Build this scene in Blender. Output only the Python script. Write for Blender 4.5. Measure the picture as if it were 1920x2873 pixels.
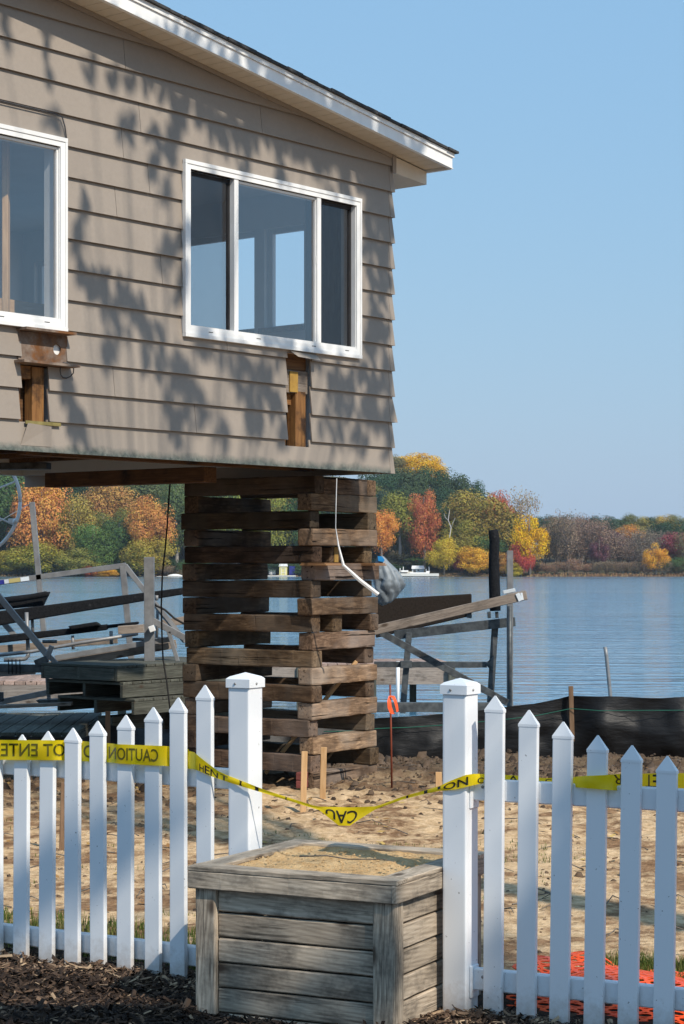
import bpy, bmesh, math, random
from mathutils import Vector, Matrix, noise
for o in list(bpy.data.objects): bpy.data.objects.remove(o, do_unlink=True)
scene = bpy.context.scene
COL = scene.collection
R = math.radians

# ------------------------------------------------------------------ camera
F, CX, HZ, CH = 5700.0, 960.0, 1600.0, 1.68      # focal length (px of the photo), centre column, horizon row, eye height
cam_data = bpy.data.cameras.new('camera'); cam = bpy.data.objects.new('camera', cam_data); COL.objects.link(cam)
cam_data.sensor_fit = 'VERTICAL'; cam_data.sensor_height = 36.0
cam_data.lens = F / 2873 * 36; cam_data.shift_y = (HZ - 2873 / 2) / 2873
cam_data.clip_start = 0.1; cam_data.clip_end = 9000
cam.location = (0, 0, CH); cam.rotation_euler = (R(90), 0, 0)
scene.camera = cam

# ------------------------------------------------------------------ world, sun, exposure
SUN_EL = R(43)
SUN_H = Vector((0.62, -0.785, 0)).normalized()
SUN = Vector((SUN_H.x * math.cos(SUN_EL), SUN_H.y * math.cos(SUN_EL), math.sin(SUN_EL)))
w = bpy.data.worlds.new('World'); scene.world = w; w.use_nodes = True
nt = w.node_tree; nt.nodes.clear()
sky = nt.nodes.new('ShaderNodeTexSky'); sky.sky_type = 'NISHITA'; sky.sun_disc = False
sky.sun_elevation = SUN_EL; sky.sun_rotation = math.atan2(SUN.x, SUN.y)
sky.air_density = 2.0; sky.dust_density = 0.5; sky.ozone_density = 1.0; sky.altitude = 0
veil = nt.nodes.new('ShaderNodeMix'); veil.data_type = 'RGBA'; veil.blend_type = 'MIX'; veil.inputs[0].default_value = 0.3   # thin even veil that flattens the gradient
veil.inputs[6].default_value = (2.63, 5.4, 9.06, 1); nt.links.new(sky.outputs[0], veil.inputs[7])
bg = nt.nodes.new('ShaderNodeBackground'); bg.inputs[1].default_value = 0.1
wo = nt.nodes.new('ShaderNodeOutputWorld')
nt.links.new(veil.outputs[2], bg.inputs[0]); nt.links.new(bg.outputs[0], wo.inputs[0])
sl = bpy.data.lights.new('sun', 'SUN'); sl.energy = 4.7; sl.angle = R(0.53); sl.color = (1, 0.91, 0.78)
so = bpy.data.objects.new('sun', sl); COL.objects.link(so)
so.rotation_euler = SUN.to_track_quat('Z', 'Y').to_euler(); so.location = SUN * 50
vs = scene.view_settings; vs.view_transform = 'Standard'; vs.look = 'None'; vs.exposure = 0.0; vs.gamma = 1
vs.use_curve_mapping = False
scene.render.engine = 'CYCLES'
scene.cycles.max_bounces = 5; scene.cycles.diffuse_bounces = 3; scene.cycles.glossy_bounces = 3; scene.cycles.transparent_max_bounces = 10

# ------------------------------------------------------------------ helpers
WM = {}                                    # world matrix of every object made here
def P(px, py, Y): return Vector(((px - CX) / F * Y, Y, CH - (py - HZ) / F * Y))
def Pz(px, py, z):                         # point of a pixel's ray at height z
    return P(px, py, (CH - z) * F / (py - HZ))
def ob(name, me, M=None, mat=None, parent=None, label=None, cat=None, group=None, kind=None):
    o = bpy.data.objects.new(name, me); COL.objects.link(o)
    M = M.copy() if M is not None else Matrix()
    if me is not None and mat is not None and not me.materials: me.materials.append(mat)
    if parent is not None:
        o.parent = parent; o.matrix_basis = WM[parent].inverted() @ M
    else: o.matrix_basis = M
    WM[o] = M
    if label: o['label'] = label
    if cat: o['category'] = cat
    if group: o['group'] = group
    if kind: o['kind'] = kind
    return o
def T(x, y=None, z=None):
    return Matrix.Translation(Vector((x, y, z)) if y is not None else Vector(x))
def empty(name, loc, label, cat, group=None, M=None):
    o = ob(name, None, M if M is not None else T(loc), label=label, cat=cat, group=group); o.empty_display_size = 0.1; return o
def mesh(name, vs_, fs, smooth=False):
    m = bpy.data.meshes.new(name); m.from_pydata([tuple(v) for v in vs_], [], fs); m.update()
    if smooth:
        for p in m.polygons: p.use_smooth = True
    return m
def frame(p, q, up=(0, 0, 1)):
    """matrix at the middle of p-q with local X along it"""
    p = Vector(p); q = Vector(q); x = (q - p).normalized(); up = Vector(up)
    y = up.cross(x)
    if y.length < 1e-4: y = Vector((0, 1, 0)).cross(x)
    y.normalize(); z = x.cross(y)
    M = Matrix((x, y, z)).transposed().to_4x4(); M.translation = (p + q) / 2
    return M, (q - p).length
def boxm(lx, ly, lz, bevel=0.0, jit=0.0, seed=0, cuts=0, segs=1):
    bm = bmesh.new(); bmesh.ops.create_cube(bm, size=1)
    bmesh.ops.scale(bm, vec=(lx, ly, lz), verts=bm.verts)
    if cuts:
        es = [e for e in bm.edges if abs(e.verts[0].co.x - e.verts[1].co.x) > lx * .5]
        bmesh.ops.subdivide_edges(bm, edges=es, cuts=cuts)
    rnd = random.Random(seed)
    if bevel: bmesh.ops.bevel(bm, geom=list(bm.edges), offset=bevel, segments=segs, affect='EDGES', profile=0.6, clamp_overlap=True)
    if jit:
        off = Vector((seed * 7.3, seed * 3.1, seed))
        for v in bm.verts: v.co += noise.noise_vector(v.co * 6 + off) * jit + Vector((rnd.uniform(-1, 1) for _ in range(3))) * jit * .3
    m = bpy.data.meshes.new('box'); bm.to_mesh(m); bm.free(); return m
def bar(name, p, q, wy, hz, mat, parent=None, up=(0, 0, 1), bevel=0.004, jit=0, seed=0, cuts=0, **k):
    M, L = frame(p, q, up)
    return ob(name, boxm(L, wy, hz, min(bevel, wy * .3, hz * .3), jit, seed, cuts), M, mat, parent, **k)
def sweep(pts, rad, n=8, caps=True):
    """tube along points, radius number or list"""
    pts = [Vector(p) for p in pts]; N = len(pts); vs_, fs = [], []
    ref = None
    for i, p in enumerate(pts):
        t = (pts[min(i + 1, N - 1)] - pts[max(i - 1, 0)]).normalized()
        if ref is None:
            ref = Vector((0, 0, 1)) if abs(t.z) < .9 else Vector((1, 0, 0))
        a = (ref - t * ref.dot(t)).normalized(); b = t.cross(a); ref = a
        r = rad[i] if isinstance(rad, (list, tuple)) else rad
        for k in range(n):
            th = 2 * math.pi * k / n; vs_.append(p + (a * math.cos(th) + b * math.sin(th)) * r)
    for i in range(N - 1):
        for k in range(n):
            k2 = (k + 1) % n
            fs.append((i * n + k, i * n + k2, (i + 1) * n + k2, (i + 1) * n + k))
    if caps: fs.append(tuple(range(n - 1, -1, -1))); fs.append(tuple((N - 1) * n + k for k in range(n)))
    return vs_, fs
def tube(name, pts, rad, mat, parent=None, n=8, **k):
    o0 = Vector(pts[0]); v, f = sweep([Vector(p) - o0 for p in pts], rad, n)
    return ob(name, mesh(name, v, f, True), T(o0), mat, parent, **k)
def prism(poly, d0, d1, axis='y'):
    """poly [(x,z)] extruded along y from d0 to d1 (poly counter-clockwise seen from -y)"""
    n = len(poly); vs_ = [(x, d0, z) for x, z in poly] + [(x, d1, z) for x, z in poly]
    fs = [tuple(range(n)), tuple(range(2 * n - 1, n - 1, -1))]
    for i in range(n):
        j = (i + 1) % n; fs.append((j, i, n + i, n + j))
    return vs_, fs
def joinvf(parts):
    V, Fc = [], []
    for v, f in parts:
        b = len(V); V += list(v); Fc += [tuple(i + b for i in q) for q in f]
    return V, Fc
def boxvf(x0, x1, y0, y1, z0, z1):
    return prism([(x0, z0), (x1, z0), (x1, z1), (x0, z1)], y0, y1)
def smoothstep(a, b, x):
    t = max(0, min(1, (x - a) / (b - a))); return t * t * (3 - 2 * t)

# ------------------------------------------------------------------ materials
def srgb(r, g, b):
    f = lambda c: (c / 255 / 12.92) if c / 255 <= .04045 else ((c / 255 + .055) / 1.055) ** 2.4
    return (f(r), f(g), f(b))
class NT:
    def __init__(s, name):
        s.m = bpy.data.materials.new(name); s.m.use_nodes = True; s.t = s.m.node_tree; s.t.nodes.clear()
        s.out = s.n('ShaderNodeOutputMaterial')
    def n(s, ty, **k):
        x = s.t.nodes.new(ty)
        for a, b in k.items(): setattr(x, a, b)
        return x
    def l(s, a, b): s.t.links.new(a, b)
    def coord(s, scale=(1, 1, 1), rand=True, kind='Object'):
        tc = s.n('ShaderNodeTexCoord'); mp = s.n('ShaderNodeMapping'); mp.inputs['Scale'].default_value = scale
        s.l(tc.outputs[kind], mp.inputs['Vector'])
        if rand:
            oi = s.n('ShaderNodeObjectInfo'); mu = s.n('ShaderNodeMath', operation='MULTIPLY'); mu.inputs[1].default_value = 61.7
            s.l(oi.outputs['Random'], mu.inputs[0]); cb = s.n('ShaderNodeCombineXYZ')
            for i in range(3): s.l(mu.outputs[0], cb.inputs[i])
            s.l(cb.outputs[0], mp.inputs['Location'])
        return mp.outputs[0]
    def noise(s, vec, scale, detail=5, rough=.55, dist=0.0):
        x = s.n('ShaderNodeTexNoise'); x.inputs['Scale'].default_value = scale; x.inputs['Detail'].default_value = detail
        x.inputs['Roughness'].default_value = rough; x.inputs['Distortion'].default_value = dist
        s.l(vec, x.inputs['Vector']); return x.outputs['Fac']
    def ramp(s, fac, stops):
        x = s.n('ShaderNodeValToRGB'); e = x.color_ramp.elements
        while len(e) < len(stops): e.new(0.5)
        for el, (p, c) in zip(e, stops):
            el.position = p; el.color = (*c, 1) if not isinstance(c, (int, float)) else (c, c, c, 1)
        s.l(fac, x.inputs[0]); return x.outputs[0]
    def mix(s, fac, a, b, bt='MIX'):
        x = s.n('ShaderNodeMix', data_type='RGBA', blend_type=bt)
        for sock, v in ((x.inputs[0], fac), (x.inputs[6], a), (x.inputs[7], b)):
            if hasattr(v, 'links'): s.l(v, sock)
            elif isinstance(v, (int, float)): sock.default_value = v if sock.type == 'VALUE' else (v, v, v, 1)
            else: sock.default_value = (*v, 1)
        return x.outputs[2]
    def math(s, op, a, b=0.0):
        x = s.n('ShaderNodeMath', operation=op)
        for i, v in enumerate((a, b)):
            if hasattr(v, 'links'): s.l(v, x.inputs[i])
            else: x.inputs[i].default_value = v
        return x.outputs[0]
    def bump(s, h, strength=.3, dist=.01):
        x = s.n('ShaderNodeBump'); x.inputs['Strength'].default_value = strength; x.inputs['Distance'].default_value = dist
        s.l(h, x.inputs['Height']); return x.outputs[0]
    def bsdf(s, col, rough=.7, metal=0.0, normal=None, spec=.4, **k):
        b = s.n('ShaderNodeBsdfPrincipled')
        for nm, v in (('Base Color', col), ('Roughness', rough), ('Metallic', metal), ('Specular IOR Level', spec)):
            if hasattr(v, 'links'): s.l(v, b.inputs[nm])
            else: b.inputs[nm].default_value = (*v, 1) if isinstance(v, tuple) else v
        for nm, v in k.items(): b.inputs[nm].default_value = v
        if normal is not None: s.l(normal, b.inputs['Normal'])
        s.l(b.outputs[0], s.out.inputs['Surface']); return b
def surf(name, c1, c2, scale=6, stretch=(1, 1, 1), rough=.7, metal=0, bump=.2, bd=.004, spec=.35, stain=None, stain_scale=2.5, stain_lo=.55, stain_hi=.7, lo=.35, hi=.65, vary=.15, detail=6, dist=0.0, kind='Object', **k):
    """general two-tone noise material with optional stain, object-to-object variation and bump"""
    s = NT(name); v = s.coord(stretch, kind=kind); f = s.noise(v, scale, detail, .6, dist)
    col = s.mix(s.ramp(f, [(lo, 0), (hi, 1)]), c1, c2)
    if stain is not None:
        v2 = s.coord((1, 1, 1), kind=kind); g = s.noise(v2, stain_scale, 5, .65)
        col = s.mix(s.ramp(g, [(stain_lo, 0), (stain_hi, 1)]), col, stain)
    if vary:
        oi = s.n('ShaderNodeObjectInfo'); mr = s.n('ShaderNodeMapRange'); mr.inputs[3].default_value = 1 - vary; mr.inputs[4].default_value = 1 + vary
        s.l(oi.outputs['Random'], mr.inputs[0]); col = s.mix(1.0, col, mr.outputs[0], 'MULTIPLY')
    s.bsdf(col, rough, metal, s.bump(f, bump, bd) if bump else None, spec, **k); return s.m
MT = {}
MT['siding'] = surf('siding_paint', (.284, .243, .205), (.302, .258, .217), 40, rough=.55, bump=.05, bd=.001, vary=.03, stain=(.25, .214, .181), stain_scale=1.6, stain_lo=.5, stain_hi=.75)
def siding_bottom():
    s = NT('siding_paint_mossy'); v = s.coord(rand=False)
    sx = s.n('ShaderNodeSeparateXYZ'); s.l(v, sx.inputs[0])
    n1 = s.noise(v, 6, 6, .7); h = s.math('ADD', sx.outputs[2], s.math('MULTIPLY', s.math('SUBTRACT', n1, .5), -.10))
    f = s.ramp(h, [(0.012, 1), (.062, 0)])
    n2 = s.noise(v, 25, 4, .7)
    moss = s.mix(s.ramp(n2, [(.35, 0), (.65, 1)]), (.055, .07, .06), (.16, .17, .15))
    col = s.mix(f, (.292, .250, .210), moss); s.bsdf(col, .6, 0, s.bump(n2, .1, .002)); return s.m
MT['siding_bottom'] = siding_bottom()
MT['white_paint'] = surf('white_aluminium', (.74, .74, .73), (.8, .8, .79), 8, rough=.38, bump=.02, vary=.02)
MT['vinyl'] = surf('white_vinyl', (.75, .785, .82), (.79, .825, .86), 3, rough=.32, bump=.015, bd=.002, vary=.03, stain=(.69, .71, .72), stain_scale=9, stain_lo=.62, stain_hi=.8)
def dirty_vinyl():
    s = NT('white_vinyl_splashed'); v = s.coord(); f = s.noise(v, 3, 6, .6); col = s.mix(f, (.77, .79, .81), (.81, .83, .85))
    g = s.n('ShaderNodeNewGeometry'); sx = s.n('ShaderNodeSeparateXYZ'); s.l(g.outputs['Position'], sx.inputs[0])
    n2 = s.noise(s.coord(), 26, 6, .7); n3 = s.noise(s.coord((1, 1, 1)), 60, 3, .6)
    hgt = s.math('SUBTRACT', .16, s.math('ADD', sx.outputs[2], s.math('MULTIPLY', s.math('SUBTRACT', n2, .5), .22)))
    col = s.mix(s.ramp(hgt, [(.02, 0), (.16, .75)]), col, (.42, .36, .30))
    col = s.mix(s.ramp(n3, [(.715, 0), (.74, .8)]), col, (.13, .115, .10))
    st = s.noise(s.coord((.5, 8, 8)), 3, 5, .6); col = s.mix(s.ramp(st, [(.6, 0), (.85, .18)]), col, (.56, .56, .55))
    s.bsdf(col, s.ramp(f, [(.3, .28), (.7, .5)]), 0, s.bump(n2, .04, .002), .4); return s.m
MT['vinyl'] = dirty_vinyl()
MT['soffit'] = surf('cream_soffit', (.62, .56, .47), (.66, .60, .51), 9, rough=.6, bump=.02, vary=.02)
MT['shingle'] = surf('asphalt_shingle', (.03, .032, .035), (.06, .06, .062), 60, rough=.95, bump=.5, bd=.004)
MT['lumber'] = surf('framing_lumber', (.17, .072, .022), (.33, .165, .055), 5, (1, 14, 14), rough=.75, bump=.3, bd=.002, stain=(.045, .022, .011), stain_scale=5, stain_lo=.48, stain_hi=.62, vary=.2)
MT['dark_lumber'] = surf('old_joist_wood', (.075, .036, .016), (.16, .082, .036), 5, (1, 14, 14), rough=.85, bump=.3, bd=.003, vary=.3, stain=(.02, .012, .008), stain_scale=3)
MT['rust'] = surf('rusty_steel', (.10, .055, .034), (.27, .215, .175), 9, rough=.85, metal=.15, bump=.4, bd=.003, stain=(.19, .082, .03), stain_scale=5, stain_lo=.5, stain_hi=.62, vary=.1)
def crib_mat():
    s = NT('cribbing_timber'); v = s.coord((1.2, 9, 9)); f = s.noise(v, 5, 8, .68, .6)
    col = s.ramp(f, [(.28, (.032, .021, .014)), (.5, (.115, .076, .048)), (.72, (.25, .175, .112))])
    g = s.noise(s.coord(), 3.2, 5, .65)
    col = s.mix(s.ramp(g, [(.42, 0), (.66, .85)]), col, (.04, .028, .02))
    g2 = s.noise(s.coord((1, 1, 1)), 1.7, 3, .6); col = s.mix(s.ramp(g2, [(.45, 0), (.7, .75)]), col, (.19, .165, .14))
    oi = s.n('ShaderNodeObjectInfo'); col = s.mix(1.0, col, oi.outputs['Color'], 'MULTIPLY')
    vc = s.coord((.6, 22, 22)); cr = s.noise(vc, 1.6, 5, .6, .5); ck = s.ramp(cr, [(.33, 0), (.40, 1)])
    col = s.mix(s.math('SUBTRACT', 1.0, ck), col, (.012, .008, .006))
    hh = s.math('ADD', s.math('MULTIPLY', f, .5), ck)
    s.bsdf(col, .9, 0, s.bump(hh, .55, .012), .15); return s.m
MT['crib'] = crib_mat()
def weathered(name, light, mid, dark, scale=1.0, stain=(.05, .045, .04), st=.62):
    s = NT(name); v = s.coord((.5 * scale, 15 * scale, 15 * scale))
    big = s.noise(s.coord((.9, 3, 3)), 2.2, 2, .5)
    va = s.n('ShaderNodeVectorMath', operation='ADD'); s.l(v, va.inputs[0]); sc = s.n('ShaderNodeVectorMath', operation='SCALE')
    cb = s.n('ShaderNodeCombineXYZ'); s.l(big, cb.inputs[1]); s.l(big, cb.inputs[2]); s.l(cb.outputs[0], sc.inputs[0]); sc.inputs['Scale'].default_value = 1.3
    s.l(sc.outputs[0], va.inputs[1]); f = s.noise(va.outputs[0], 3.0, 9, .72, .25)
    wv = s.n('ShaderNodeTexWave', wave_type='BANDS', bands_direction='DIAGONAL', wave_profile='SIN'); wv.inputs['Scale'].default_value = 38 * scale; wv.inputs['Distortion'].default_value = 7.0
    wv.inputs['Detail'].default_value = 3.0; wv.inputs['Detail Scale'].default_value = .22; wv.inputs['Detail Roughness'].default_value = .6
    s.l(s.coord((.11, 1, 1)), wv.inputs['Vector']); fine = s.math('ADD', s.math('MULTIPLY', wv.outputs['Fac'], .24), .38)
    ff = s.math('ADD', s.math('MULTIPLY', f, .68), s.math('MULTIPLY', fine, .32))
    col = s.ramp(ff, [(.31, dark), (.46, mid), (.64, light)])
    g = s.noise(s.coord((1, 1.6, 1.6)), 3.6, 6, .7); col = s.mix(s.ramp(g, [(st - .12, 0), (st + .1, .85)]), col, stain)
    # knots
    vo = s.n('ShaderNodeTexVoronoi'); vo.inputs['Scale'].default_value = 5.0; s.l(s.coord((.75, 1.5, 1.5)), vo.inputs['Vector'])
    col = s.mix(s.ramp(vo.outputs['Distance'], [(.08, .9), (.19, 0)]), col, (.07, .048, .034))
    ln = s.noise(s.coord((.35 * scale, 20 * scale, 20 * scale)), 2.6, 3, .5, .15); rd = s.math('ABSOLUTE', s.math('SUBTRACT', ln, .5)); lines = s.ramp(rd, [(.0, .75), (.028, 0)])
    gate = s.ramp(s.noise(s.coord((1.5, 3, 3)), 2.5, 3, .5), [(.42, 0), (.6, 1)]); lines = s.mix(1.0, lines, gate, 'MULTIPLY')
    col = s.mix(lines, col, (.045, .036, .028))
    oi = s.n('ShaderNodeObjectInfo'); mr = s.n('ShaderNodeMapRange'); mr.inputs[3].default_value = .8; mr.inputs[4].default_value = 1.2
    s.l(oi.outputs['Random'], mr.inputs[0]); col = s.mix(1.0, col, mr.outputs[0], 'MULTIPLY')
    s.bsdf(col, .85, 0, s.bump(ff, .35, .004), .2); return s.m
MT['planter'] = weathered('weathered_grey_plank', (.60, .50, .385), (.37, .30, .225), (.115, .09, .068), st=.60)
MT['dock_wood'] = weathered('dark_wet_dock_wood', (.15, .15, .125), (.078, .08, .064), (.024, .026, .021))
MT['deck_red'] = weathered('brown_deck_plank', (.46, .33, .27), (.34, .23, .18), (.16, .10, .08))
MT['grey_timber'] = weathered('grey_timber', (.33, .28, .235), (.22, .18, .15), (.09, .072, .06), 1.4)
MT['stake'] = surf('new_pine_stake', (.46, .27, .12), (.58, .37, .19), 6, (1, 10, 10), rough=.7, bump=.2, bd=.002, vary=.12)
MT['stake_old'] = surf('old_stake', (.16, .095, .055), (.26, .165, .10), 6, (1, 10, 10), rough=.8, bump=.2, vary=.2)
MT['aluminium'] = surf('dull_aluminium', (.20, .20, .205), (.29, .29, .29), 9, rough=.5, metal=.35, bump=.03, vary=.08, stain=(.25, .24, .23), stain_scale=5, stain_lo=.6, stain_hi=.8)
MT['galv'] = surf('dark_galvanised_steel', (.055, .062, .068), (.12, .13, .135), 14, rough=.55, metal=.5, bump=.06, vary=.12, stain=(.03, .032, .035), stain_scale=5)
MT['carpet'] = surf('black_bunk_carpet', (.008, .009, .011), (.020, .021, .024), 60, rough=.95, bump=.5, bd=.004, stain=(.05, .052, .055), stain_scale=14, stain_lo=.64, stain_hi=.74, vary=.1, spec=.1)
MT['carpet_brown'] = surf('brown_black_carpet', (.022, .017, .014), (.036, .028, .023), 50, rough=.95, bump=.4, bd=.004, vary=.1, spec=.1)
MT['silt'] = surf('black_silt_fabric', (.005, .005, .006), (.011, .011, .012), 6, (1, 1, 4), rough=.5, bump=.4, bd=.02, stain=(.02, .019, .017), stain_scale=5, stain_lo=.62, stain_hi=.8, vary=0, spec=.3)
MT['green_thread'] = surf('green_thread', (.01, .10, .07), (.015, .14, .09), 6, bump=0, vary=0)
MT['black_cable'] = surf('black_cable', (.012, .012, .012), (.02, .02, .02), 6, bump=0, vary=0)
MT['black_plate'] = surf('black_plastic', (.012, .012, .013), (.02, .02, .02), 9, rough=.5, bump=.05)
MT['orange'] = surf('orange_plastic_mesh', (.80, .075, .012), (.90, .12, .02), 9, rough=.42, bump=.05, vary=.05)
MT['orange_ribbon'] = surf('orange_ribbon', (.9, .09, .02), (.95, .13, .03), 5, rough=.5, bump=0, vary=0)
MT['red_rod'] = surf('rust_red_rod', (.20, .045, .025), (.30, .07, .035), 9, rough=.6, bump=.1)
MT['red_wood'] = surf('red_painted_timber_end', (.15, .04, .035), (.21, .06, .05), 9, (1, 8, 8), rough=.8, bump=.3)
MT['yellow_paint'] = surf('yellow_painted_wood', (.27, .155, .03), (.36, .22, .05), 14, (1, 6, 1), rough=.75, bump=.2, stain=(.22, .13, .04), stain_scale=9)
MT['ply'] = surf('plywood', (.22, .11, .05), (.34, .19, .09), 4, (1, 1, 40), rough=.8, bump=.2, bd=.002)
def tape_mat():
    s = NT('yellow_caution_tape'); v = s.coord(rand=False, kind='Object'); f = s.noise(v, 22, 4, .6)
    col = s.mix(f, (.90, .66, .008), (.95, .72, .014))
    b = s.bsdf(col, .33, 0, s.bump(f, .25, .004), .5)
    tr = s.n('ShaderNodeBsdfTranslucent'); s.l(col, tr.inputs[0]); mx = s.n('ShaderNodeMixShader'); mx.inputs[0].default_value = .45
    s.l(b.outputs[0], mx.inputs[1]); s.l(tr.outputs[0], mx.inputs[2]); s.l(mx.outputs[0], s.out.inputs['Surface']); return s.m
MT['tape'] = tape_mat()
MT['tape_print_back'] = surf('print_seen_through_tape', (.10, .085, .006), (.13, .11, .01), 12, rough=.4, bump=0, vary=0)
MT['tape_print'] = surf('black_print', (.014, .012, .010), (.02, .018, .014), 12, rough=.4, bump=0, vary=0)
def sand_mat(name, c, scale):
    s = NT(name); v = s.coord(rand=False); f = s.noise(v, scale, 8, .7); g = s.noise(v, scale * .18, 5, .6)
    col = s.mix(s.ramp(f, [(.3, 0), (.7, 1)]), c[0], c[1]); col = s.mix(s.ramp(g, [(.42, 0), (.62, 1)]), col, c[2])
    s.bsdf(col, .95, 0, s.bump(f, .8, .02), .1); return s.m
MT['sand'] = sand_mat('planter_sand', ((.62, .42, .21), (.72, .51, .28), (.54, .34, .16)), 70)
def ground_mat():
    s = NT('yard_soil'); v = s.coord(rand=False)
    f = s.noise(v, 14, 10, .72); g = s.noise(v, 1.3, 6, .62); h = s.noise(v, 4.5, 7, .7)
    sand = s.mix(s.ramp(f, [(.38, 0), (.62, 1)]), (.50, .33, .175), (.80, .58, .355))
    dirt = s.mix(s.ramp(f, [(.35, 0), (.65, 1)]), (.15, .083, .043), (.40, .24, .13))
    col = s.mix(s.ramp(s.math('ADD', s.math('MULTIPLY', g, .5), s.math('MULTIPLY', h, .5)), [(.475, 0), (.55, 1)]), sand, dirt)
    sx = s.n('ShaderNodeSeparateXYZ'); s.l(v, sx.inputs[0])
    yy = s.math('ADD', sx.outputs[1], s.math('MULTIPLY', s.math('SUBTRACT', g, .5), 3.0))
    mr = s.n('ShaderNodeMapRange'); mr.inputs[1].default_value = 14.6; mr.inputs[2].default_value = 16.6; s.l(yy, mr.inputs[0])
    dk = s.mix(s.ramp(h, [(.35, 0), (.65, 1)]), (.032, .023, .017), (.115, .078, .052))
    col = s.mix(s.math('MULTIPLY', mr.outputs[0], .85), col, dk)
    mr2 = s.n('ShaderNodeMapRange'); mr2.inputs[1].default_value = 9.0; mr2.inputs[2].default_value = 8.5
    s.l(s.math('ADD', sx.outputs[1], s.math('MULTIPLY', sx.outputs[0], .55)), mr2.inputs[0])
    mul = s.mix(s.ramp(f, [(.35, 0), (.7, 1)]), (.016, .011, .009), (.085, .055, .038))
    col = s.mix(mr2.outputs[0], col, mul)
    s.bsdf(col, .95, 0, s.bump(f, .9, .03), .1); return s.m
MT['ground'] = ground_mat()
MT['clod'] = surf('soil_clods', (.10, .066, .044), (.28, .19, .12), 9, rough=.95, bump=.5, bd=.01, vary=0, spec=.1, lo=.3, hi=.7, stain=(.045, .032, .024), stain_scale=.9, stain_lo=.45, stain_hi=.6)
MT['clod_grey'] = surf('grey_soil_clods', (.045, .032, .024), (.15, .108, .078), 6, rough=.95, bump=.5, bd=.01, vary=0, spec=.1)
def attr_mat(name, stops, rough=.9, translucent=0.0):
    s = NT(name); a = s.n('ShaderNodeAttribute'); a.attribute_name = 'tone'; col = s.ramp(a.outputs['Fac'], stops)
    b = s.bsdf(col, rough, 0, None, .15)
    if translucent:
        tr = s.n('ShaderNodeBsdfTranslucent'); s.l(col, tr.inputs[0]); mx = s.n('ShaderNodeMixShader'); mx.inputs[0].default_value = translucent
        s.l(b.outputs[0], mx.inputs[1]); s.l(tr.outputs[0], mx.inputs[2]); s.l(mx.outputs[0], s.out.inputs['Surface'])
    return s.m
MT['mulch'] = attr_mat('wood_mulch', [(0, (.012, .009, .008)), (.45, (.045, .03, .022)), (.8, (.15, .095, .062)), (1, (.42, .30, .19))])
MT['grass'] = attr_mat('grass_blades', [(0, (.045, .075, .015)), (.6, (.11, .15, .03)), (1, (.30, .27, .10))], .8, .25)
def far_leaf():
    s = NT('far_foliage'); oi = s.n('ShaderNodeObjectInfo'); a = s.n('ShaderNodeAttribute'); a.attribute_name = 'tone'
    hs = s.n('ShaderNodeHueSaturation'); s.l(oi.outputs['Color'], hs.inputs['Color'])
    mr = s.n('ShaderNodeMapRange'); mr.inputs[3].default_value = .475; mr.inputs[4].default_value = .53; s.l(a.outputs['Fac'], mr.inputs[0]); s.l(mr.outputs[0], hs.inputs['Hue'])
    mr2 = s.n('ShaderNodeMapRange'); mr2.inputs[3].default_value = .74; mr2.inputs[4].default_value = 1.18; s.l(a.outputs['Fac'], mr2.inputs[0]); s.l(mr2.outputs[0], hs.inputs['Value'])
    b = s.bsdf(hs.outputs[0], .8, 0, None, .2)
    tr = s.n('ShaderNodeBsdfTranslucent'); s.l(hs.outputs[0], tr.inputs[0]); mx = s.n('ShaderNodeMixShader'); mx.inputs[0].default_value = .2
    s.l(b.outputs[0], mx.inputs[1]); s.l(tr.outputs[0], mx.inputs[2]); s.l(mx.outputs[0], s.out.inputs['Surface']); return s.m
MT['far_leaf'] = far_leaf()
MT['bark'] = surf('bark', (.10, .085, .07), (.19, .165, .14), 3, (6, 6, 1), rough=.95, bump=.3, vary=.3)
MT['pale_bark'] = surf('pale_bark', (.40, .37, .33), (.52, .49, .45), 3, (6, 6, 1), rough=.9, bump=.2, vary=.15)
MT['leaf'] = attr_mat('oak_leaves', [(0, (.05, .075, .015)), (1, (.16, .12, .03))], .6, .2)
def glass_mat(name, tint, refl=1.0, base=.0):
    s = NT(name); tr = s.n('ShaderNodeBsdfTransparent'); tr.inputs[0].default_value = (*tint, 1)
    gl = s.n('ShaderNodeBsdfGlossy'); gl.inputs['Roughness'].default_value = .0; gl.inputs[0].default_value = (.95, .97, 1, 1)
    lw = s.n('ShaderNodeLayerWeight'); lw.inputs[0].default_value = .5; fr = s.n('ShaderNodeMath', operation='MULTIPLY_ADD')
    pw = s.math('POWER', lw.outputs['Facing'], 4.0); s.l(pw, fr.inputs[0]); fr.inputs[1].default_value = .9; fr.inputs[2].default_value = .05
    fc = s.math('ADD', s.math('MULTIPLY', fr.outputs[0], refl), base)
    nz = s.noise(s.coord((1, 1, 1)), 1.6, 2, .5); bp = s.bump(nz, .08, .02); s.l(bp, gl.inputs['Normal'])
    mx = s.n('ShaderNodeMixShader'); s.l(fc, mx.inputs[0]); s.l(tr.outputs[0], mx.inputs[1]); s.l(gl.outputs[0], mx.inputs[2]); s.l(mx.outputs[0], s.out.inputs['Surface']); return s.m
MT['glass'] = glass_mat('window_glass', (.95, .97, .98), 1.9, .09)
MT['glass_clear'] = glass_mat('clear_pane', (.97, .985, .99), .8, .0)
def screen_mat():
    s = NT('insect_screen'); tr = s.n('ShaderNodeBsdfTransparent'); df = s.n('ShaderNodeBsdfDiffuse'); df.inputs[0].default_value = (.02, .02, .022, 1)
    mx = s.n('ShaderNodeMixShader'); mx.inputs[0].default_value = .38; s.l(tr.outputs[0], mx.inputs[1]); s.l(df.outputs[0], mx.inputs[2]); s.l(mx.outputs[0], s.out.inputs['Surface']); return s.m
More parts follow.
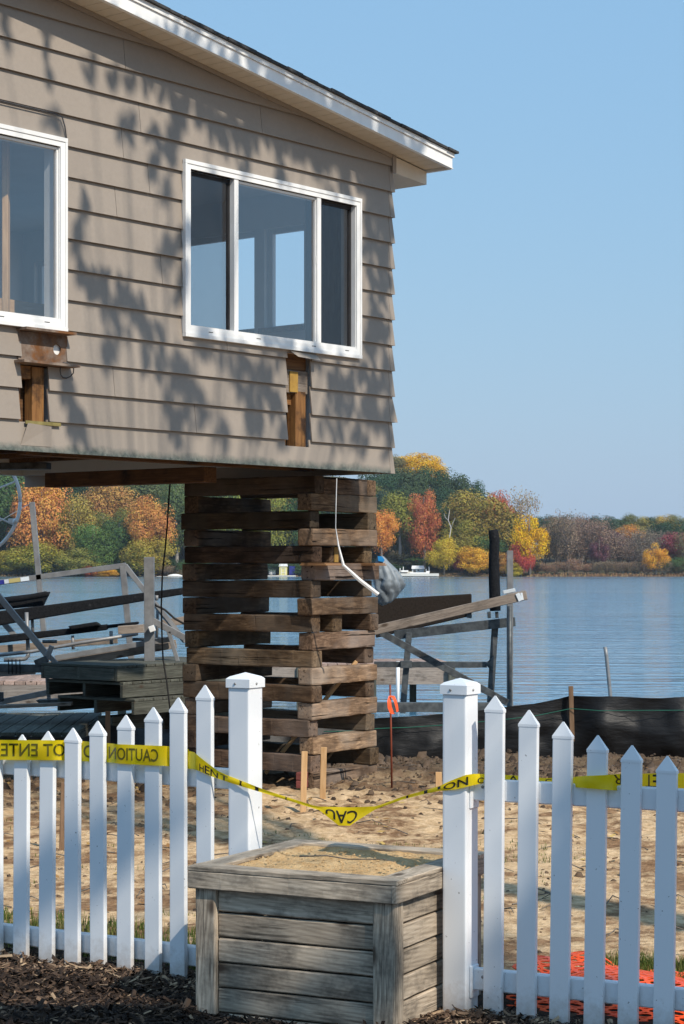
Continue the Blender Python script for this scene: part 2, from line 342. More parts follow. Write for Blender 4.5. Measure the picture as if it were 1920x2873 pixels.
MT['screen'] = screen_mat()
MT['interior'] = surf('grey_interior_paint', (.58, .60, .62), (.63, .65, .67), 3, rough=.8, bump=.02, vary=0)
MT['dark_frame'] = surf('dark_sash', (.05, .05, .055), (.08, .08, .085), 8, rough=.5, bump=.02, vary=0)
MT['tarp'] = surf('grey_blue_tarp', (.13, .155, .18), (.24, .275, .305), 7, (1, 1, .5), rough=.5, bump=.4, bd=.02, vary=0, stain=(.07, .08, .09), stain_scale=6)
MT['blue_tarp'] = surf('bright_blue_tarp', (.02, .22, .55), (.03, .28, .65), 7, rough=.45, bump=.1)
MT['decal_blue'] = surf('blue_decal', (.02, .025, .18), (.03, .04, .25), 30, rough=.4, bump=0)
MT['decal_yellow'] = surf('yellow_decal', (.50, .42, .17), (.55, .47, .2), 60, (1, 1, 3), rough=.4, bump=0)
MT['decal_white'] = surf('white_decal', (.6, .66, .7), (.66, .7, .74), 30, rough=.4, bump=0)
def water_mat():
    s = NT('lake_water'); v = s.coord(rand=False)
    mp = s.n('ShaderNodeMapping'); mp.inputs['Scale'].default_value = (.55, 1.5, 1); s.l(v, mp.inputs[0])
    mp2 = s.n('ShaderNodeMapping'); mp2.inputs['Scale'].default_value = (.30, 1.0, 1); s.l(v, mp2.inputs[0])
    a = s.noise(mp2.outputs[0], 1.15, 4, .6, .6); b = s.noise(mp.outputs[0], .09, 4, .55, .4)
    mp3 = s.n('ShaderNodeMapping'); mp3.inputs['Scale'].default_value = (.08, 1, 1); s.l(v, mp3.inputs[0]); c = s.noise(mp3.outputs[0], .011, 3, .5)
    amp = s.math('ADD', s.math('MULTIPLY', s.ramp(c, [(.4, 0), (.6, 1)]), .8), .45)
    h = s.math('MULTIPLY', s.math('ADD', s.math('MULTIPLY', a, .48), s.math('MULTIPLY', b, .5)), amp)
    s.bsdf((.10, .25, .38), .07, 0, s.bump(h, 1.0, .32), .8, IOR=1.6); return s.m
MT['water'] = water_mat()
MT['far_ground'] = sand_mat('far_shore_soil', ((.10, .075, .045), (.16, .12, .07), (.06, .06, .03)), .3)
MT['pavers'] = surf('pale_concrete', (.55, .52, .46), (.62, .59, .53), 5, rough=.9, bump=.05)
# ------------------------------------------------------------------ setting: yard, lake, far shore
WATER_Z = -0.35
def fence_d(x, y): return (x - .464) * .514 + (y - 7.6) * .858      # > 0 behind the picket fence
def ground_z(x, y):
    p = Vector((x, y, 0))
    z = -0.12 * smoothstep(16.2, 18.6, y) - 0.75 * smoothstep(19.2, 23, y) - 2.0 * smoothstep(24, 60, y)
    if y < 26 and abs(x) < 14:
        n1 = noise.fractal(p * 1.3, 0.9, 2.1, 5); n2 = noise.fractal(p * 7 + Vector((5, 3, 1)), .8, 2.1, 4)
        d = fence_d(x, y)
        rough = .35 + .65 * smoothstep(2.5, 6.5, d)
        z += n1 * .028 * rough + n2 * .026 * rough + noise.fractal(p * 17, .7, 2.1, 3) * .008
        z += .13 * smoothstep(15.9, 17.2, y) * (1 - smoothstep(18.0, 18.9, y)) * (.55 + .6 * noise.noise(p * 1.1)) * smoothstep(-.4, .4, x)
        q_ = p * 4.2; zr = smoothstep(14.4, 16.2, y) * (1 - smoothstep(18.2, 18.6, y))
        if zr > 0: z += zr * (.055 * (1 - abs(noise.noise(q_)) * 2) * (1 - abs(noise.noise(q_ * 2.3))) - .01 + .02 * noise.fractal(p * 13, .6, 2.2, 3))
        z += .05 * math.exp(-((x + .2) ** 2 + (y - 15.6) ** 2) / 1.2) * 0
        m = 1 - smoothstep(-.05, .22, d); z += m * (.015 + .03 * noise.noise(p * 2.2))
    return z
def axis(lo, hi, fl, fh, fine):
    a, x, st = [], fl, fine
    while x > lo: st *= 1.35; x -= st; a.append(x)
    a = a[::-1]; x = fl
    while x < fh: a.append(x); x += fine
    st = fine
    while x < hi: a.append(x); st *= 1.35; x += st
    a.append(hi); return a
xs = axis(-90, 90, -4.6, 4.8, .055); ys = axis(-60, 60, 6.6, 20.0, .055)
V = [(x, y, ground_z(x, y)) for y in ys for x in xs]; nx = len(xs)
Fc = [(j * nx + i, j * nx + i + 1, (j + 1) * nx + i + 1, (j + 1) * nx + i) for j in range(len(ys) - 1) for i in range(nx - 1)]
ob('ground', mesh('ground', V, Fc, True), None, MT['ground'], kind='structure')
ob('lake_water', mesh('lake_water', [(-1500, 19.0, WATER_Z), (1500, 19.0, WATER_Z), (1500, 700, WATER_Z), (-1500, 700, WATER_Z)], [(0, 1, 2, 3)]), None, MT['water'], kind='structure')
SHORE = 643.0
def shore_y(x): return SHORE + 10 * noise.noise(Vector((x * .02, 3, 0))) + (14 * smoothstep(30, 110, x))
def far_z(x, y):
    s = y - shore_y(x)
    hill = 28 * (1 - smoothstep(-5, 70, x)) + 10
    k = .8 * smoothstep(0, 5, s) + hill * smoothstep(6, 150, s)
    return WATER_Z - .4 + k + (noise.fractal(Vector((x * .02, y * .02, 0)), .8, 2, 4) * 1.2 if s > 4 else 0)
fx = axis(-1500, 1500, -140, 150, 5.0); fy = axis(SHORE - 25, 1500, SHORE - 25, SHORE + 190, 4.0)
V = [(x, y, far_z(x, y)) for y in fy for x in fx]; nx = len(fx)
Fc = [(j * nx + i, j * nx + i + 1, (j + 1) * nx + i + 1, (j + 1) * nx + i) for j in range(len(fy) - 1) for i in range(nx - 1)]
ob('far_shore', mesh('far_shore', V, Fc, True), None, MT['far_ground'], kind='structure')

# ------------------------------------------------------------------ house, raised on cribbing
DR = Vector((.6313, .7755, 0)).normalized()       # along the visible wall, to the right and away
DI = Vector((-DR.y, DR.x, 0))                     # into the house
HO = Vector((.373, 15.814, 0))
HM = Matrix((DR, DI, Vector((0, 0, 1)))).transposed().to_4x4(); HM.translation = HO
ZB, EXP = 2.434, .199
LEN, DEP = 6.6, 4.2
def soff(x): return 4.909 - .132 * x              # underside of the rake at wall position x (x = -u)
house = empty('house', None, 'taupe lap sided house with low gable roof lifted high on timber cribbing', 'house', M=HM)
def hob(name, vf, mat, parent=house, smooth=False, off=(0, 0, 0)):
    v, f = vf; off = Vector(off)
    return ob(name, mesh(name, [Vector(q) - off for q in v], f, smooth), HM @ T(off), mat, parent)
def clip_top(poly, fn_c, fn_k):
    """keep z <= c + k x"""
    out = []; g = lambda q: q[1] - (fn_c + fn_k * q[0])
    for i, a in enumerate(poly):
        b = poly[(i + 1) % len(poly)]; ga, gb = g(a), g(b)
        if ga <= 0: out.append(a)
        if ga * gb < 0:
            t = ga / (ga - gb); out.append((a[0] + (b[0] - a[0]) * t, a[1] + (b[1] - a[1]) * t))
    return out
W2 = (-2.356, -.424, 3.300, 4.498); W1 = (-5.38, -3.465, 3.226, 4.455)
H1a = (-3.83, -3.44, 2.985, 3.215); H1b = (-3.83, -3.59, 2.62, 2.985); H2 = (-1.262, -.985, 2.59, 3.275)
holes = [W2, W1, H1a, H1b, H2]
def rects_minus(x0, x1, z0, z1, hs):
    """split a rectangle into rectangles that avoid the holes"""
    rs = [(x0, x1, z0, z1)]
    for (a, b, c, d) in hs:
        nr = []
        for (p, q, r, s) in rs:
            if a >= q or b <= p or c >= s or d <= r: nr.append((p, q, r, s)); continue
            if p < a: nr.append((p, a, r, s))
            if b < q: nr.append((b, q, r, s))
            m0, m1 = max(p, a), min(q, b)
            if r < c: nr.append((m0, m1, r, c))
            if d < s: nr.append((m0, m1, d, s))
        rs = nr
    return rs
def board_run(parts, mat, a):
    """weld the pieces of one course that touch; each unbroken run is a board of its own"""
    bm = bmesh.new()
    for v, f in parts:
        vv = [bm.verts.new(q) for q in v]
        for q in f: bm.faces.new([vv[i] for i in q])
    bmesh.ops.remove_doubles(bm, verts=bm.verts[:], dist=1e-4)
    left = set(bm.verts)
    while left:
        todo = [left.pop()]; comp = set(todo)
        while todo:
            for e in todo.pop().link_edges:
                for u in e.verts:
                    if u in left: left.discard(u); comp.add(u); todo.append(u)
        idx = {v: i for i, v in enumerate(comp)}; fs = {f for v in comp for f in v.link_faces}
        hob('siding_board', ([v.co.copy() for v in idx], [tuple(idx[v] for v in f.verts) for f in fs]), mat, off=(0, 0, a))
    bm.free()
rs_ = random.Random(4)
K = 0
while ZB + K * EXP < soff(-LEN):
    a = ZB + K * EXP; b = a + EXP + .012; parts = []
    hs = []
    for h in holes:
        if h in (H1b, H2):                                    # sawn by hand: every board ends somewhere else
            hs.append((h[0] + rs_.uniform(-.012, .012), h[1] + rs_.uniform(-.012, .012), h[2], h[3]))
        else: hs.append(h)
    if K not in (0, 3):
        xj = rs_.choice((-.9, -1.45, -2.9, -3.1, -2.7, -.55, -2.05)) + rs_.uniform(-.2, .2); hs.append((xj, xj + .0035, a - 1, b + 1))
    for (x0, x1, z0, z1) in rects_minus(-LEN, -.004, a, b, hs):
        po = clip_top([(x0, z0), (x1, z0), (x1, z1), (x0, z1)], 4.905, -.132)
        if len(po) < 3: continue
        n = len(po); o = lambda z: -(.033 - .025 * (z - a) / (b - a))
        vv = [(x, o(z), z) for x, z in po] + [(x, o(z) + .011, z) for x, z in po]
        ff = [tuple(range(n)), tuple(range(2 * n - 1, n - 1, -1))] + [((i + 1) % n, i, n + i, n + (i + 1) % n) for i in range(n)]
        parts.append((vv, ff))
    if parts: board_run(parts, MT['siding_bottom'] if K == 0 else MT['siding'], a)
    if a + EXP < 4.93:                                        # metal cap on the corner
        z1 = min(b, 4.9); fl = .014 if K == 2 else 0.0
        vv = [(-.034, -.0355, a - .002), (.022 + fl, -.0355 - fl, a - .002), (.022 + fl, .05, a - .002), (-.034, -.0105, z1), (.009, -.0105, z1), (.009, .05, z1), (-.034, .0, a - .002), (-.034, 0, z1)]
        ff = [(0, 1, 4, 3), (1, 2, 5, 4), (0, 3, 7, 6), (3, 4, 5, 7), (0, 6, 2, 1)]
        hob('corner_cap', (vv, ff), MT['siding'], off=(0, 0, a))
        vv = [(.022, .05, a), (.022, DEP, a), (.008, DEP, z1), (.008, .05, z1)]          # boards of the lake side
        ww = [r for r in rects_minus(.05, DEP, a, z1, [(.78, 1.205, 3.62, 4.45), (1.312, 3.95, 3.62, 4.45)])]
        pp = []
        for (y0, y1, q0, q1) in ww:
            xx = lambda z: .020 - .013 * (z - a) / (b - a)
            vv = [(xx(q0), y0, q0), (xx(q0), y1, q0), (xx(q1), y1, q1), (xx(q1), y0, q1)] + [(.001, y0, q0), (.001, y1, q0), (.001, y1, q1), (.001, y0, q1)]
            pp.append((vv, [(0, 1, 2, 3), (7, 6, 5, 4), (1, 0, 4, 5), (2, 1, 5, 6), (3, 2, 6, 7), (0, 3, 7, 4)]))
        if pp: board_run(pp, MT['siding'], a)
    K += 1
# framed walls behind the boards
gr_ = lambda h: (h[0] - .05, h[1] + .05, h[2] - .03, h[3] + .03)
hs_in = [W2, W1, (H1a[0] - .05, H1a[1], H1a[2], H1a[3] - .002), (H1b[0] - .05, H1b[1] + .05, H1b[2] - .03, H1b[3]), (H2[0] - .05, H2[1] + .05, H2[2] - .03, H2[3] + .02)]
pp = []
for (x0, x1, z0, z1) in rects_minus(-LEN, -.001, ZB + .1, 5.9, hs_in):
    po = clip_top([(x0, z0), (x1, z0), (x1, z1), (x0, z1)], 4.88, -.132)
    if len(po) >= 3: pp.append(prism(po, 0.0, .11))
hob('gable_wall', joinvf(pp), MT['interior'])
pp = [prism([(y0, z0), (y1, z0), (y1, z1), (y0, z1)], -.11, 0) for (y0, y1, z0, z1) in rects_minus(.11, DEP, ZB + .1, 4.95, [(.78, 1.205, 3.62, 4.45), (1.312, 3.95, 3.62, 4.45)])]
pp = [([(d, x, z) for x, d, z in v], [tuple(reversed(q)) for q in f]) for v, f in pp]
hob('lake_side_wall', joinvf(pp), MT['interior'])
hob('back_wall', boxvf(-LEN, -.11, DEP - .1, DEP, ZB + .1, 5.0), MT['interior'])
hob('far_end_wall', boxvf(-LEN, -LEN + .1, .11, DEP - .1, ZB + .1, 5.6), MT['interior'])
hob('ceiling', boxvf(-LEN + .1, -.11, .11, DEP - .1, 4.72, 4.75), MT['interior'])
hob('subfloor', boxvf(-LEN, -.0, .0 + .112, DEP - .001, 2.84, 2.86), MT['dark_lumber'])
for i in range(12):
    x = -.25 - i * .53
    hob('floor_joist', boxvf(x - .022, x + .022, .15, DEP - .05, 2.64, 2.838), MT['dark_lumber'], off=(x, 2, 2.7))
hob('rim_joist', boxvf(-LEN, -.002, .112, .148, 2.56, 2.838), MT['dark_lumber'], off=(-3, .13, 2.7))
hob('sill_plate', boxvf(-LEN, -.004, .004, .108, ZB + .02, ZB + .096), MT['dark_lumber'], off=(-3, .05, 2.5))
hob('rim_joist', boxvf(-LEN, -.002, DEP - .048, DEP - .003, 2.60, 2.838), MT['dark_lumber'], off=(-3, DEP, 2.7))
for y in (.62, 2.4): hob('blocking', boxvf(-LEN, -.12, y, y + .04, 2.66, 2.836), MT['dark_lumber'], off=(-3, y, 2.7))
hob('ledger_beam', boxvf(-3.3, -.3, .52, .61, 2.455, 2.635), MT['dark_lumber'], off=(-2, .56, 2.55))
MT['dark_panel'] = surf('dark_wood_panel', (.05, .035, .028), (.13, .095, .075), 9, (5, 5, .6), rough=.6, bump=.05, vary=0, dist=1.2)
# lake side windows: frames and panes
hob('wood_panel', boxvf(-.125, -.111, .13, .755, 2.9, 4.7), MT['dark_panel'], off=(-.12, .4, 3.8))
for (y0, y1) in ((.78, 1.205), (1.312, 3.95)):
    fr = hob('window', joinvf([boxvf(-.06, -.02, y0 + .001, y0 + .045, 3.621, 4.449), boxvf(-.06, -.02, y1 - .045, y1 - .001, 3.621, 4.449), boxvf(-.058, -.022, y0 + .045, y1 - .045, 3.621, 3.66), boxvf(-.058, -.022, y0 + .045, y1 - .045, 4.41, 4.449)]), MT['interior'])
    hob('pane', ([(-.04, y0 + .045, 3.66), (-.04, y1 - .045, 3.66), (-.04, y1 - .045, 4.41), (-.04, y0 + .045, 4.41)], [(0, 1, 2, 3)]), MT['glass_clear'], fr)
    hob('sill', boxvf(-.19, -.111, y0, y1, 3.60, 3.635), MT['lumber'], fr)
# front windows
def slider(win, lites, screens):
    x0, x1, z0, z1 = win; FW = .052
    outer = joinvf([prism([(x0, z0), (x0 + FW, z0 + FW), (x0 + FW, z1 - FW), (x0, z1)], -.052, -.0), prism([(x1, z0), (x1, z1), (x1 - FW, z1 - FW), (x1 - FW, z0 + FW)], -.052, -.0),
                    prism([(x0, z1), (x0 + FW, z1 - FW), (x1 - FW, z1 - FW), (x1, z1)], -.052, -.0), prism([(x0, z0), (x1, z0), (x1 - FW, z0 + FW), (x0 + FW, z0 + FW)], -.052, -.0)])
    wn = hob('window', outer, MT['white_paint'], off=(x0, 0, z0))
    hob('frame_flange', joinvf([boxvf(x0 - .006, x1 + .006, -.058, -.030, z1 - .018, z1 + .008), boxvf(x0 - .006, x1 + .006, -.060, -.028, z0 - .012, z0 + .014), boxvf(x0 - .0055, x0 + .014, -.0575, -.028, z0 + .015, z1 - .019), boxvf(x1 - .014, x1 + .0055, -.0575, -.028, z0 + .015, z1 - .019)]), MT['white_paint'], wn, off=(x0, 0, z0))
    hob('sill_track', joinvf([boxvf(x0 + FW, x1 - FW, -.048, -.040, z0 + FW, z0 + FW + .018), boxvf(x0 + FW, x1 - FW, -.030, -.024, z0 + FW, z0 + FW + .022), boxvf(x0 + FW, x1 - FW, -.014, -.006, z0 + FW, z0 + FW + .024)]), MT['white_paint'], wn)
    hob('jamb_liner', joinvf([boxvf(x0 + FW, x0 + FW + .004, -.04, .1, z0 + FW, z1 - FW), boxvf(x1 - FW - .004, x1 - FW, -.04, .1, z0 + FW, z1 - FW), boxvf(x0 + FW, x1 - FW, 0.0, .1, z0 + .02, z0 + FW), boxvf(x0 + FW, x1 - FW, -.04, .1, z1 - FW, z1 - FW + .004)]), MT['white_paint'], wn)
    for i, (a, b) in enumerate(lites):
        scr = screens[i]; y = -.018 if not scr else .012
        m = MT['white_paint'] if not scr else MT['dark_frame']; sw = .016 if not scr else .024
        za, zb = z0 + FW + .004, z1 - FW - .004
        sf = hob('sash_frame', joinvf([boxvf(a, a + sw, y - .012, y + .012, za, zb), boxvf(b - sw, b, y - .012, y + .012, za, zb), boxvf(a + sw, b - sw, y - .011, y + .011, za, za + sw), boxvf(a + sw, b - sw, y - .011, y + .011, zb - sw, zb)]), m, wn)
        hob('pane', ([(a + sw, y, za + sw), (b - sw, y, za + sw), (b - sw, y, zb - sw), (a + sw, y, zb - sw)], [(0, 1, 2, 3)]), MT['glass'], sf)
        if scr:
            hob('insect_screen', ([(a + .01, y - .016, za), (b - .01, y - .016, za), (b - .01, y - .016, zb), (a + .01, y - .016, zb)], [(0, 1, 2, 3)]), MT['screen'], sf)
    for k in range(len(lites) - 1):
        m_ = (lites[k][1] + lites[k + 1][0]) / 2
        hob('mullion', boxvf(m_ - .022, m_ + .022, -.046, -.002, z0 + FW, z1 - FW), MT['white_paint'], wn)
    for t in (.12, .38, .7, .9):
        xx = x0 + (x1 - x0) * t; hob('weep_slot', boxvf(xx, xx + .045, -.0525, -.05, z0 + .034, z0 + .040), MT['dark_frame'], wn)
    return wn
slider(W2, [(W2[0] + .052, -1.84), (-1.82, -.925), (-.905, W2[1] - .052)], [True, False, True])
slider(W1, [(W1[0] + .052, -4.09), (-4.065, W1[1] - .052)], [False, False])
bar('window_latch', HM @ Vector((-.93, -.035, 3.95)), HM @ Vector((-.93, -.035, 4.01)), .012, .02, MT['white_paint'], house)
# stud and boards standing inside the left room
bar('stud', HM @ Vector((-3.67, .3, 2.87)), HM @ Vector((-3.67, .3, 4.71)), .04, .09, MT['stake'], house)
bar('counter_board', HM @ Vector((-3.7, .5, 3.40)), HM @ Vector((-3.02, .5, 3.40)), .04, .14, MT['stake'], house)
# timbers showing in the sawn openings
MT['olive'] = surf('old_foam_edge', (.17, .14, .05), (.25, .21, .08), 20, rough=.9)
def stud(x0, x1, y0, y1, z0, z1, m='lumber', nm='wall_stud'):
    hob(nm, boxvf(x0, x1, y0, y1, z0, z1), MT[m], off=((x0 + x1) / 2, (y0 + y1) / 2, (z0 + z1) / 2))
def stud_up(x0, x1, y0, y1, z0, z1, m='lumber', nm='wall_stud'):
    bar(nm, HM @ Vector(((x0 + x1) / 2, (y0 + y1) / 2, z0)), HM @ Vector(((x0 + x1) / 2, (y0 + y1) / 2, z1)), x1 - x0, y1 - y0, MT[m], house, up=-DI, bevel=.003)
stud_up(-1.115, -1.0, .012, .10, 2.57, 3.0); stud(-1.27, -.98, .014, .11, 2.985, 3.15, 'grey_timber', 'header_block')
stud(-1.19, -1.10, .003, .012, 2.99, 3.14, 'yellow_paint', 'yellow_end'); stud(-1.27, -.98, .03, .11, 3.155, 3.27, 'dark_lumber', 'header_block')
stud(-1.28, -1.1, .06, .1, 2.9, 2.98); hob('opening_back', boxvf(-1.3, -.95, .17, .19, 2.5, 3.3), MT['dark_lumber'])
ob('bent_flashing', mesh('bent_flashing', [(-1.25, -.028, 3.295), (-.93, -.028, 3.285), (-1.235, -.115, 3.235), (-.96, -.10, 3.228), (-1.23, -.05, 3.2)], [(0, 1, 3, 2)]), HM, MT['siding'], house)
stud_up(-3.70, -3.60, .015, .09, 2.6, 2.98); stud_up(-3.845, -3.815, .0, .09, 2.6, 2.98, 'lumber'); stud(-3.84, -3.69, .03, .11, 2.90, 2.982, 'lumber', 'header_block')
hob('opening_back', boxvf(-3.95, -3.4, .17, .19, 2.5, 3.3), MT['dark_lumber'])
stud(-3.80, -3.5, -.036, -.028, 2.606, 2.628, 'olive', 'cut_edge')
# torn siding flap under the left opening and wires
hob('torn_flap', ([(-3.84, -.03, 2.47), (-3.58, -.032, 2.47), (-3.58, -.034, 2.60), (-3.79, -.045, 2.612)], [(0, 1, 2, 3)]), MT['siding'])
v_ = [HM @ Vector(q) for q in ((-6.4, -.034, 4.64), (-5.2, -.034, 4.632), (-4.4, -.034, 4.628), (-4.0, -.034, 4.612), (-3.55, -.034, 4.612), (-3.49, -.036, 4.60), (-3.465, -.036, 4.54), (-3.455, -.04, 4.46))]
tube('wall_cable', v_, .0045, MT['dark_frame'], house, 6)
v_ = [HM @ Vector((-3.46 + .06 * math.cos(a / 12 * 6.5 + 2.2), -.04 - .01 * math.sin(a), 2.97 + .05 * math.sin(a / 12 * 6.5 + 2.2))) for a in range(12)]
tube('wire_loop', v_, .004, MT['dark_frame'], house, 5)
# roof
TX, RO = .44, .28            # eave and rake overhang
def sl(x, d=0): return soff(x) + d
roof = hob('roof', ([(TX, -RO + .02, sl(TX, .02)), (-LEN, -RO + .02, sl(-LEN, .02)), (-LEN, DEP + .3, sl(-LEN, .02)), (TX, DEP + .3, sl(TX, .02)), (TX, -RO + .02, sl(TX, .10)), (-LEN, -RO + .02, sl(-LEN, .10)), (-LEN, DEP + .3, sl(-LEN, .10)), (TX, DEP + .3, sl(TX, .10))],
    [(0, 1, 2, 3)[::-1], (4, 5, 6, 7), (0, 4, 5, 1), (1, 5, 6, 2), (2, 6, 7, 3), (3, 7, 4, 0)]), MT['soffit'])
pp = []
n_s = int((LEN + TX) / .098)
for i in range(n_s):                                          # soffit panel ribs
    xa = TX - .022 - i * .098; xb = xa - .094
    pp.append(([(xa, -RO + .024, sl(xa, .004)), (xa, -.0245, sl(xa, .004)), (xb, -.0245, sl(xb, .004)), (xb, -RO + .024, sl(xb, .004)), (xa, -RO + .024, sl(xa, .018)), (xa, -.0245, sl(xa, .018)), (xb, -.0245, sl(xb, .018)), (xb, -RO + .024, sl(xb, .018))],
               [(0, 3, 2, 1), (0, 1, 5, 4), (2, 3, 7, 6), (1, 2, 6, 5), (3, 0, 4, 7)]))
hob('soffit_panel', joinvf(pp), MT['soffit'], roof)
def rake(nm, y0, y1, d0, d1, x0, x1, m):
    return hob(nm, ([(x0, y0, sl(x0, d0)), (x1, y0, sl(x1, d0)), (x1, y0, sl(x1, d1)), (x0, y0, sl(x0, d1)), (x0, y1, sl(x0, d0)), (x1, y1, sl(x1, d0)), (x1, y1, sl(x1, d1)), (x0, y1, sl(x0, d1))],
        [(0, 1, 2, 3), (7, 6, 5, 4), (0, 4, 5, 1), (1, 5, 6, 2), (2, 6, 7, 3), (3, 7, 4, 0)]), m, roof, off=((x0 + x1) / 2, y0, 5))
rake('fascia', -RO, -RO + .02, -.012, .072, -LEN, TX, MT['white_paint'])
rake('fascia', -RO - .008, -RO + .024, -.016, -.008, -LEN, TX, MT['white_paint'])
rake('drip_edge', -RO - .012, -RO + .1, .074, .108, -LEN, TX + .012, MT['white_paint'])
rake('frieze_trim', -.034, -.0246, -.028, .003, -LEN, -.0, MT['siding'])
rake('eave_fascia', -RO + .02, DEP + .3, -.012, .10, TX + .0005, TX + .02, MT['white_paint'])
pp = []; rs_ = random.Random(8); x = TX + .035
while x > -LEN:
    L_ = rs_.uniform(.12, .17); o_ = rs_.uniform(0, .012); h_ = rs_.uniform(.008, .016)
    pp.append(([(x, -RO - .028 - o_, sl(x, .110)), (x - L_, -RO - .028 - o_, sl(x - L_, .110)), (x - L_, DEP + .3, sl(x - L_, .110)), (x, DEP + .3, sl(x, .110)), (x, -RO - .028 - o_, sl(x, .118 + h_)), (x - L_, -RO - .028 - o_, sl(x - L_, .118 + h_)), (x - L_, DEP + .3, sl(x - L_, .118 + h_)), (x, DEP + .3, sl(x, .118 + h_))],
        [(0, 1, 2, 3), (4, 7, 6, 5), (0, 4, 5, 1), (3, 2, 6, 7), (0, 3, 7, 4), (1, 5, 6, 2)])); x -= L_ + .002
hob('shingles', joinvf(pp), MT['shingle'], roof)
# boxed eave running back along the lake side
e0, e1 = .0265, .45
ev = hob('boxed_eave', ([(e0, -.02, sl(e0, -.13)), (e1, -.02, sl(e1, -.105)), (e1, -.02, sl(e1, -.002)), (e0, -.02, sl(e0, -.002)), (e0, DEP, sl(e0, -.13)), (e1, DEP, sl(e1, -.105)), (e1, DEP, sl(e1, -.002)), (e0, DEP, sl(e0, -.002))],
    [(0, 1, 2, 3), (7, 6, 5, 4), (0, 4, 5, 1), (1, 5, 6, 2), (3, 7, 4, 0)]), MT['soffit'])
hob('eave_trim', joinvf([boxvf(-.012, .03, -.040, -.0265, sl(0, -.14), sl(0, -.005))]), MT['siding'], ev)
# ------------------------------------------------------------------ steel pieces under and through the house
ib = empty('steel_channel', None, 'rusty steel channel end with round hole poking out under the left window', 'steel beam', M=HM @ T(-3.64, -.10, 3.1))
def chan(nm, x0, x1, y0, y1, z0, z1):
    v, f = boxvf(x0, x1, y0, y1, z0, z1); c = Vector((-3.64, -.10, 3.1)); return ob(nm, mesh(nm, [Vector(q) - c for q in v], f), WM[ib], MT['rust'], ib)
chan('flange', -3.86, -3.43, -.11, .05, 3.195, 3.211); chan('flange', -3.88, -3.40, -.11, .05, 2.988, 3.004)
# web with a round hole
cx_, cz_, r_ = -3.52, 3.10, .034; x0, x1, z0, z1 = -3.85, -3.43, 3.004, 3.195; N = 24
ring = [(cx_ + r_ * math.cos(2 * math.pi * i / N), cz_ + r_ * math.sin(2 * math.pi * i / N)) for i in range(N)]
def ray_rect(i):
    a = 2 * math.pi * i / N; dx, dz = math.cos(a), math.sin(a); t = 9
    if dx > 1e-6: t = min(t, (x1 - cx_) / dx)
    if dx < -1e-6: t = min(t, (x0 - cx_) / dx)
    if dz > 1e-6: t = min(t, (z1 - cz_) / dz)
    if dz < -1e-6: t = min(t, (z0 - cz_) / dz)
    return (cx_ + dx * t, cz_ + dz * t)
outr = [ray_rect(i) for i in range(N)]; c = Vector((-3.64, -.10, 3.1)); vv, ff = [], []
for yy in (-.022, -.01):
    vv += [Vector((x, yy, z)) - c for x, z in ring] + [Vector((x, yy, z)) - c for x, z in outr]
for i in range(N):
    j = (i + 1) % N; ff += [(i, N + i, N + j, j), (2 * N + i, 2 * N + j, 3 * N + j, 3 * N + i), (i, j, 2 * N + j, 2 * N + i)]
ob('web', mesh('web', vv, ff), WM[ib], MT['rust'], ib)
pal = ob('backing_plate', mesh('backing_plate', [(-3.59, -.004, 3.03), (-3.45, -.004, 3.03), (-3.45, -.004, 3.17), (-3.59, -.004, 3.17)], [(0, 1, 2, 3)]), HM, MT['white_paint'], ib)
bar('lifting_beam', (-.99, 15.3, 2.40), (-2.35, 16.41, 2.405), .14, .115, MT['dark_lumber'], label='dark brown lifting beam under the house ending beside the cribbing', cat='beam', seed=2)
bar('lifting_beam', (-3.6, 16.6, 2.52), (-2.36, 16.35, 2.52), .12, .055, MT['galv'], label='thin dark steel beam crossing under the house at the far left', cat='beam')
# ------------------------------------------------------------------ cribbing: two alternating layers of six-by-six timbers
CR = Vector((.545, .839, 0)).normalized(); CL = Vector((-CR.y, CR.x, 0)); C0 = Vector((-.233, 15.6, -.015))
PIT, TS = .1345, .139
ORD = ['lowest', 'second from the ground', 'third from the ground', 'fourth from the ground', 'fifth from the ground', 'sixth from the ground', 'fifth from the top', 'fourth from the top', 'third from the top', 'second from the top', 'topmost']
def ordn(i, n):
    if i == 0: return 'lowest'
    if i == n - 1: return 'topmost'
    w_ = ['', 'second', 'third', 'fourth', 'fifth', 'sixth']
    return (w_[i] + ' from the ground') if i <= n // 2 else (w_[n - 1 - i] + ' from the top')
rc = random.Random(21)
def timber(layer, side, a0, a1, off, ordw, desc, tone=None, label=None):
    """side L: lies along CL (left face), R: lies along CR (right face)"""
    z = C0.z + PIT * layer + TS / 2; D, E = (CL, CR) if side == 'L' else (CR, CL)
    p = C0 + D * a0 + E * (off + TS / 2); q = C0 + D * a1 + E * (off + TS / 2)
    p = Vector((p.x, p.y, z + rc.uniform(-.003, .003))); q = Vector((q.x, q.y, z + rc.uniform(-.003, .003)))
    M, L = frame(p, q)
    o = ob('cribbing_timber', boxm(L, TS * rc.uniform(.95, 1.0), PIT - .003, rc.uniform(.007, .016), .005, rc.randint(0, 999), 6, 2), M, MT['crib'],
           label=label or f'{desc} cribbing timber in the {"left" if side == "L" else "right"} face, {ordw}', cat='timber', group='cribbing timbers under the house corner')
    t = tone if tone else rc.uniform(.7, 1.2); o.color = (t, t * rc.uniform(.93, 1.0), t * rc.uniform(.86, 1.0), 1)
    return o
LL, LR = 1.24, .93
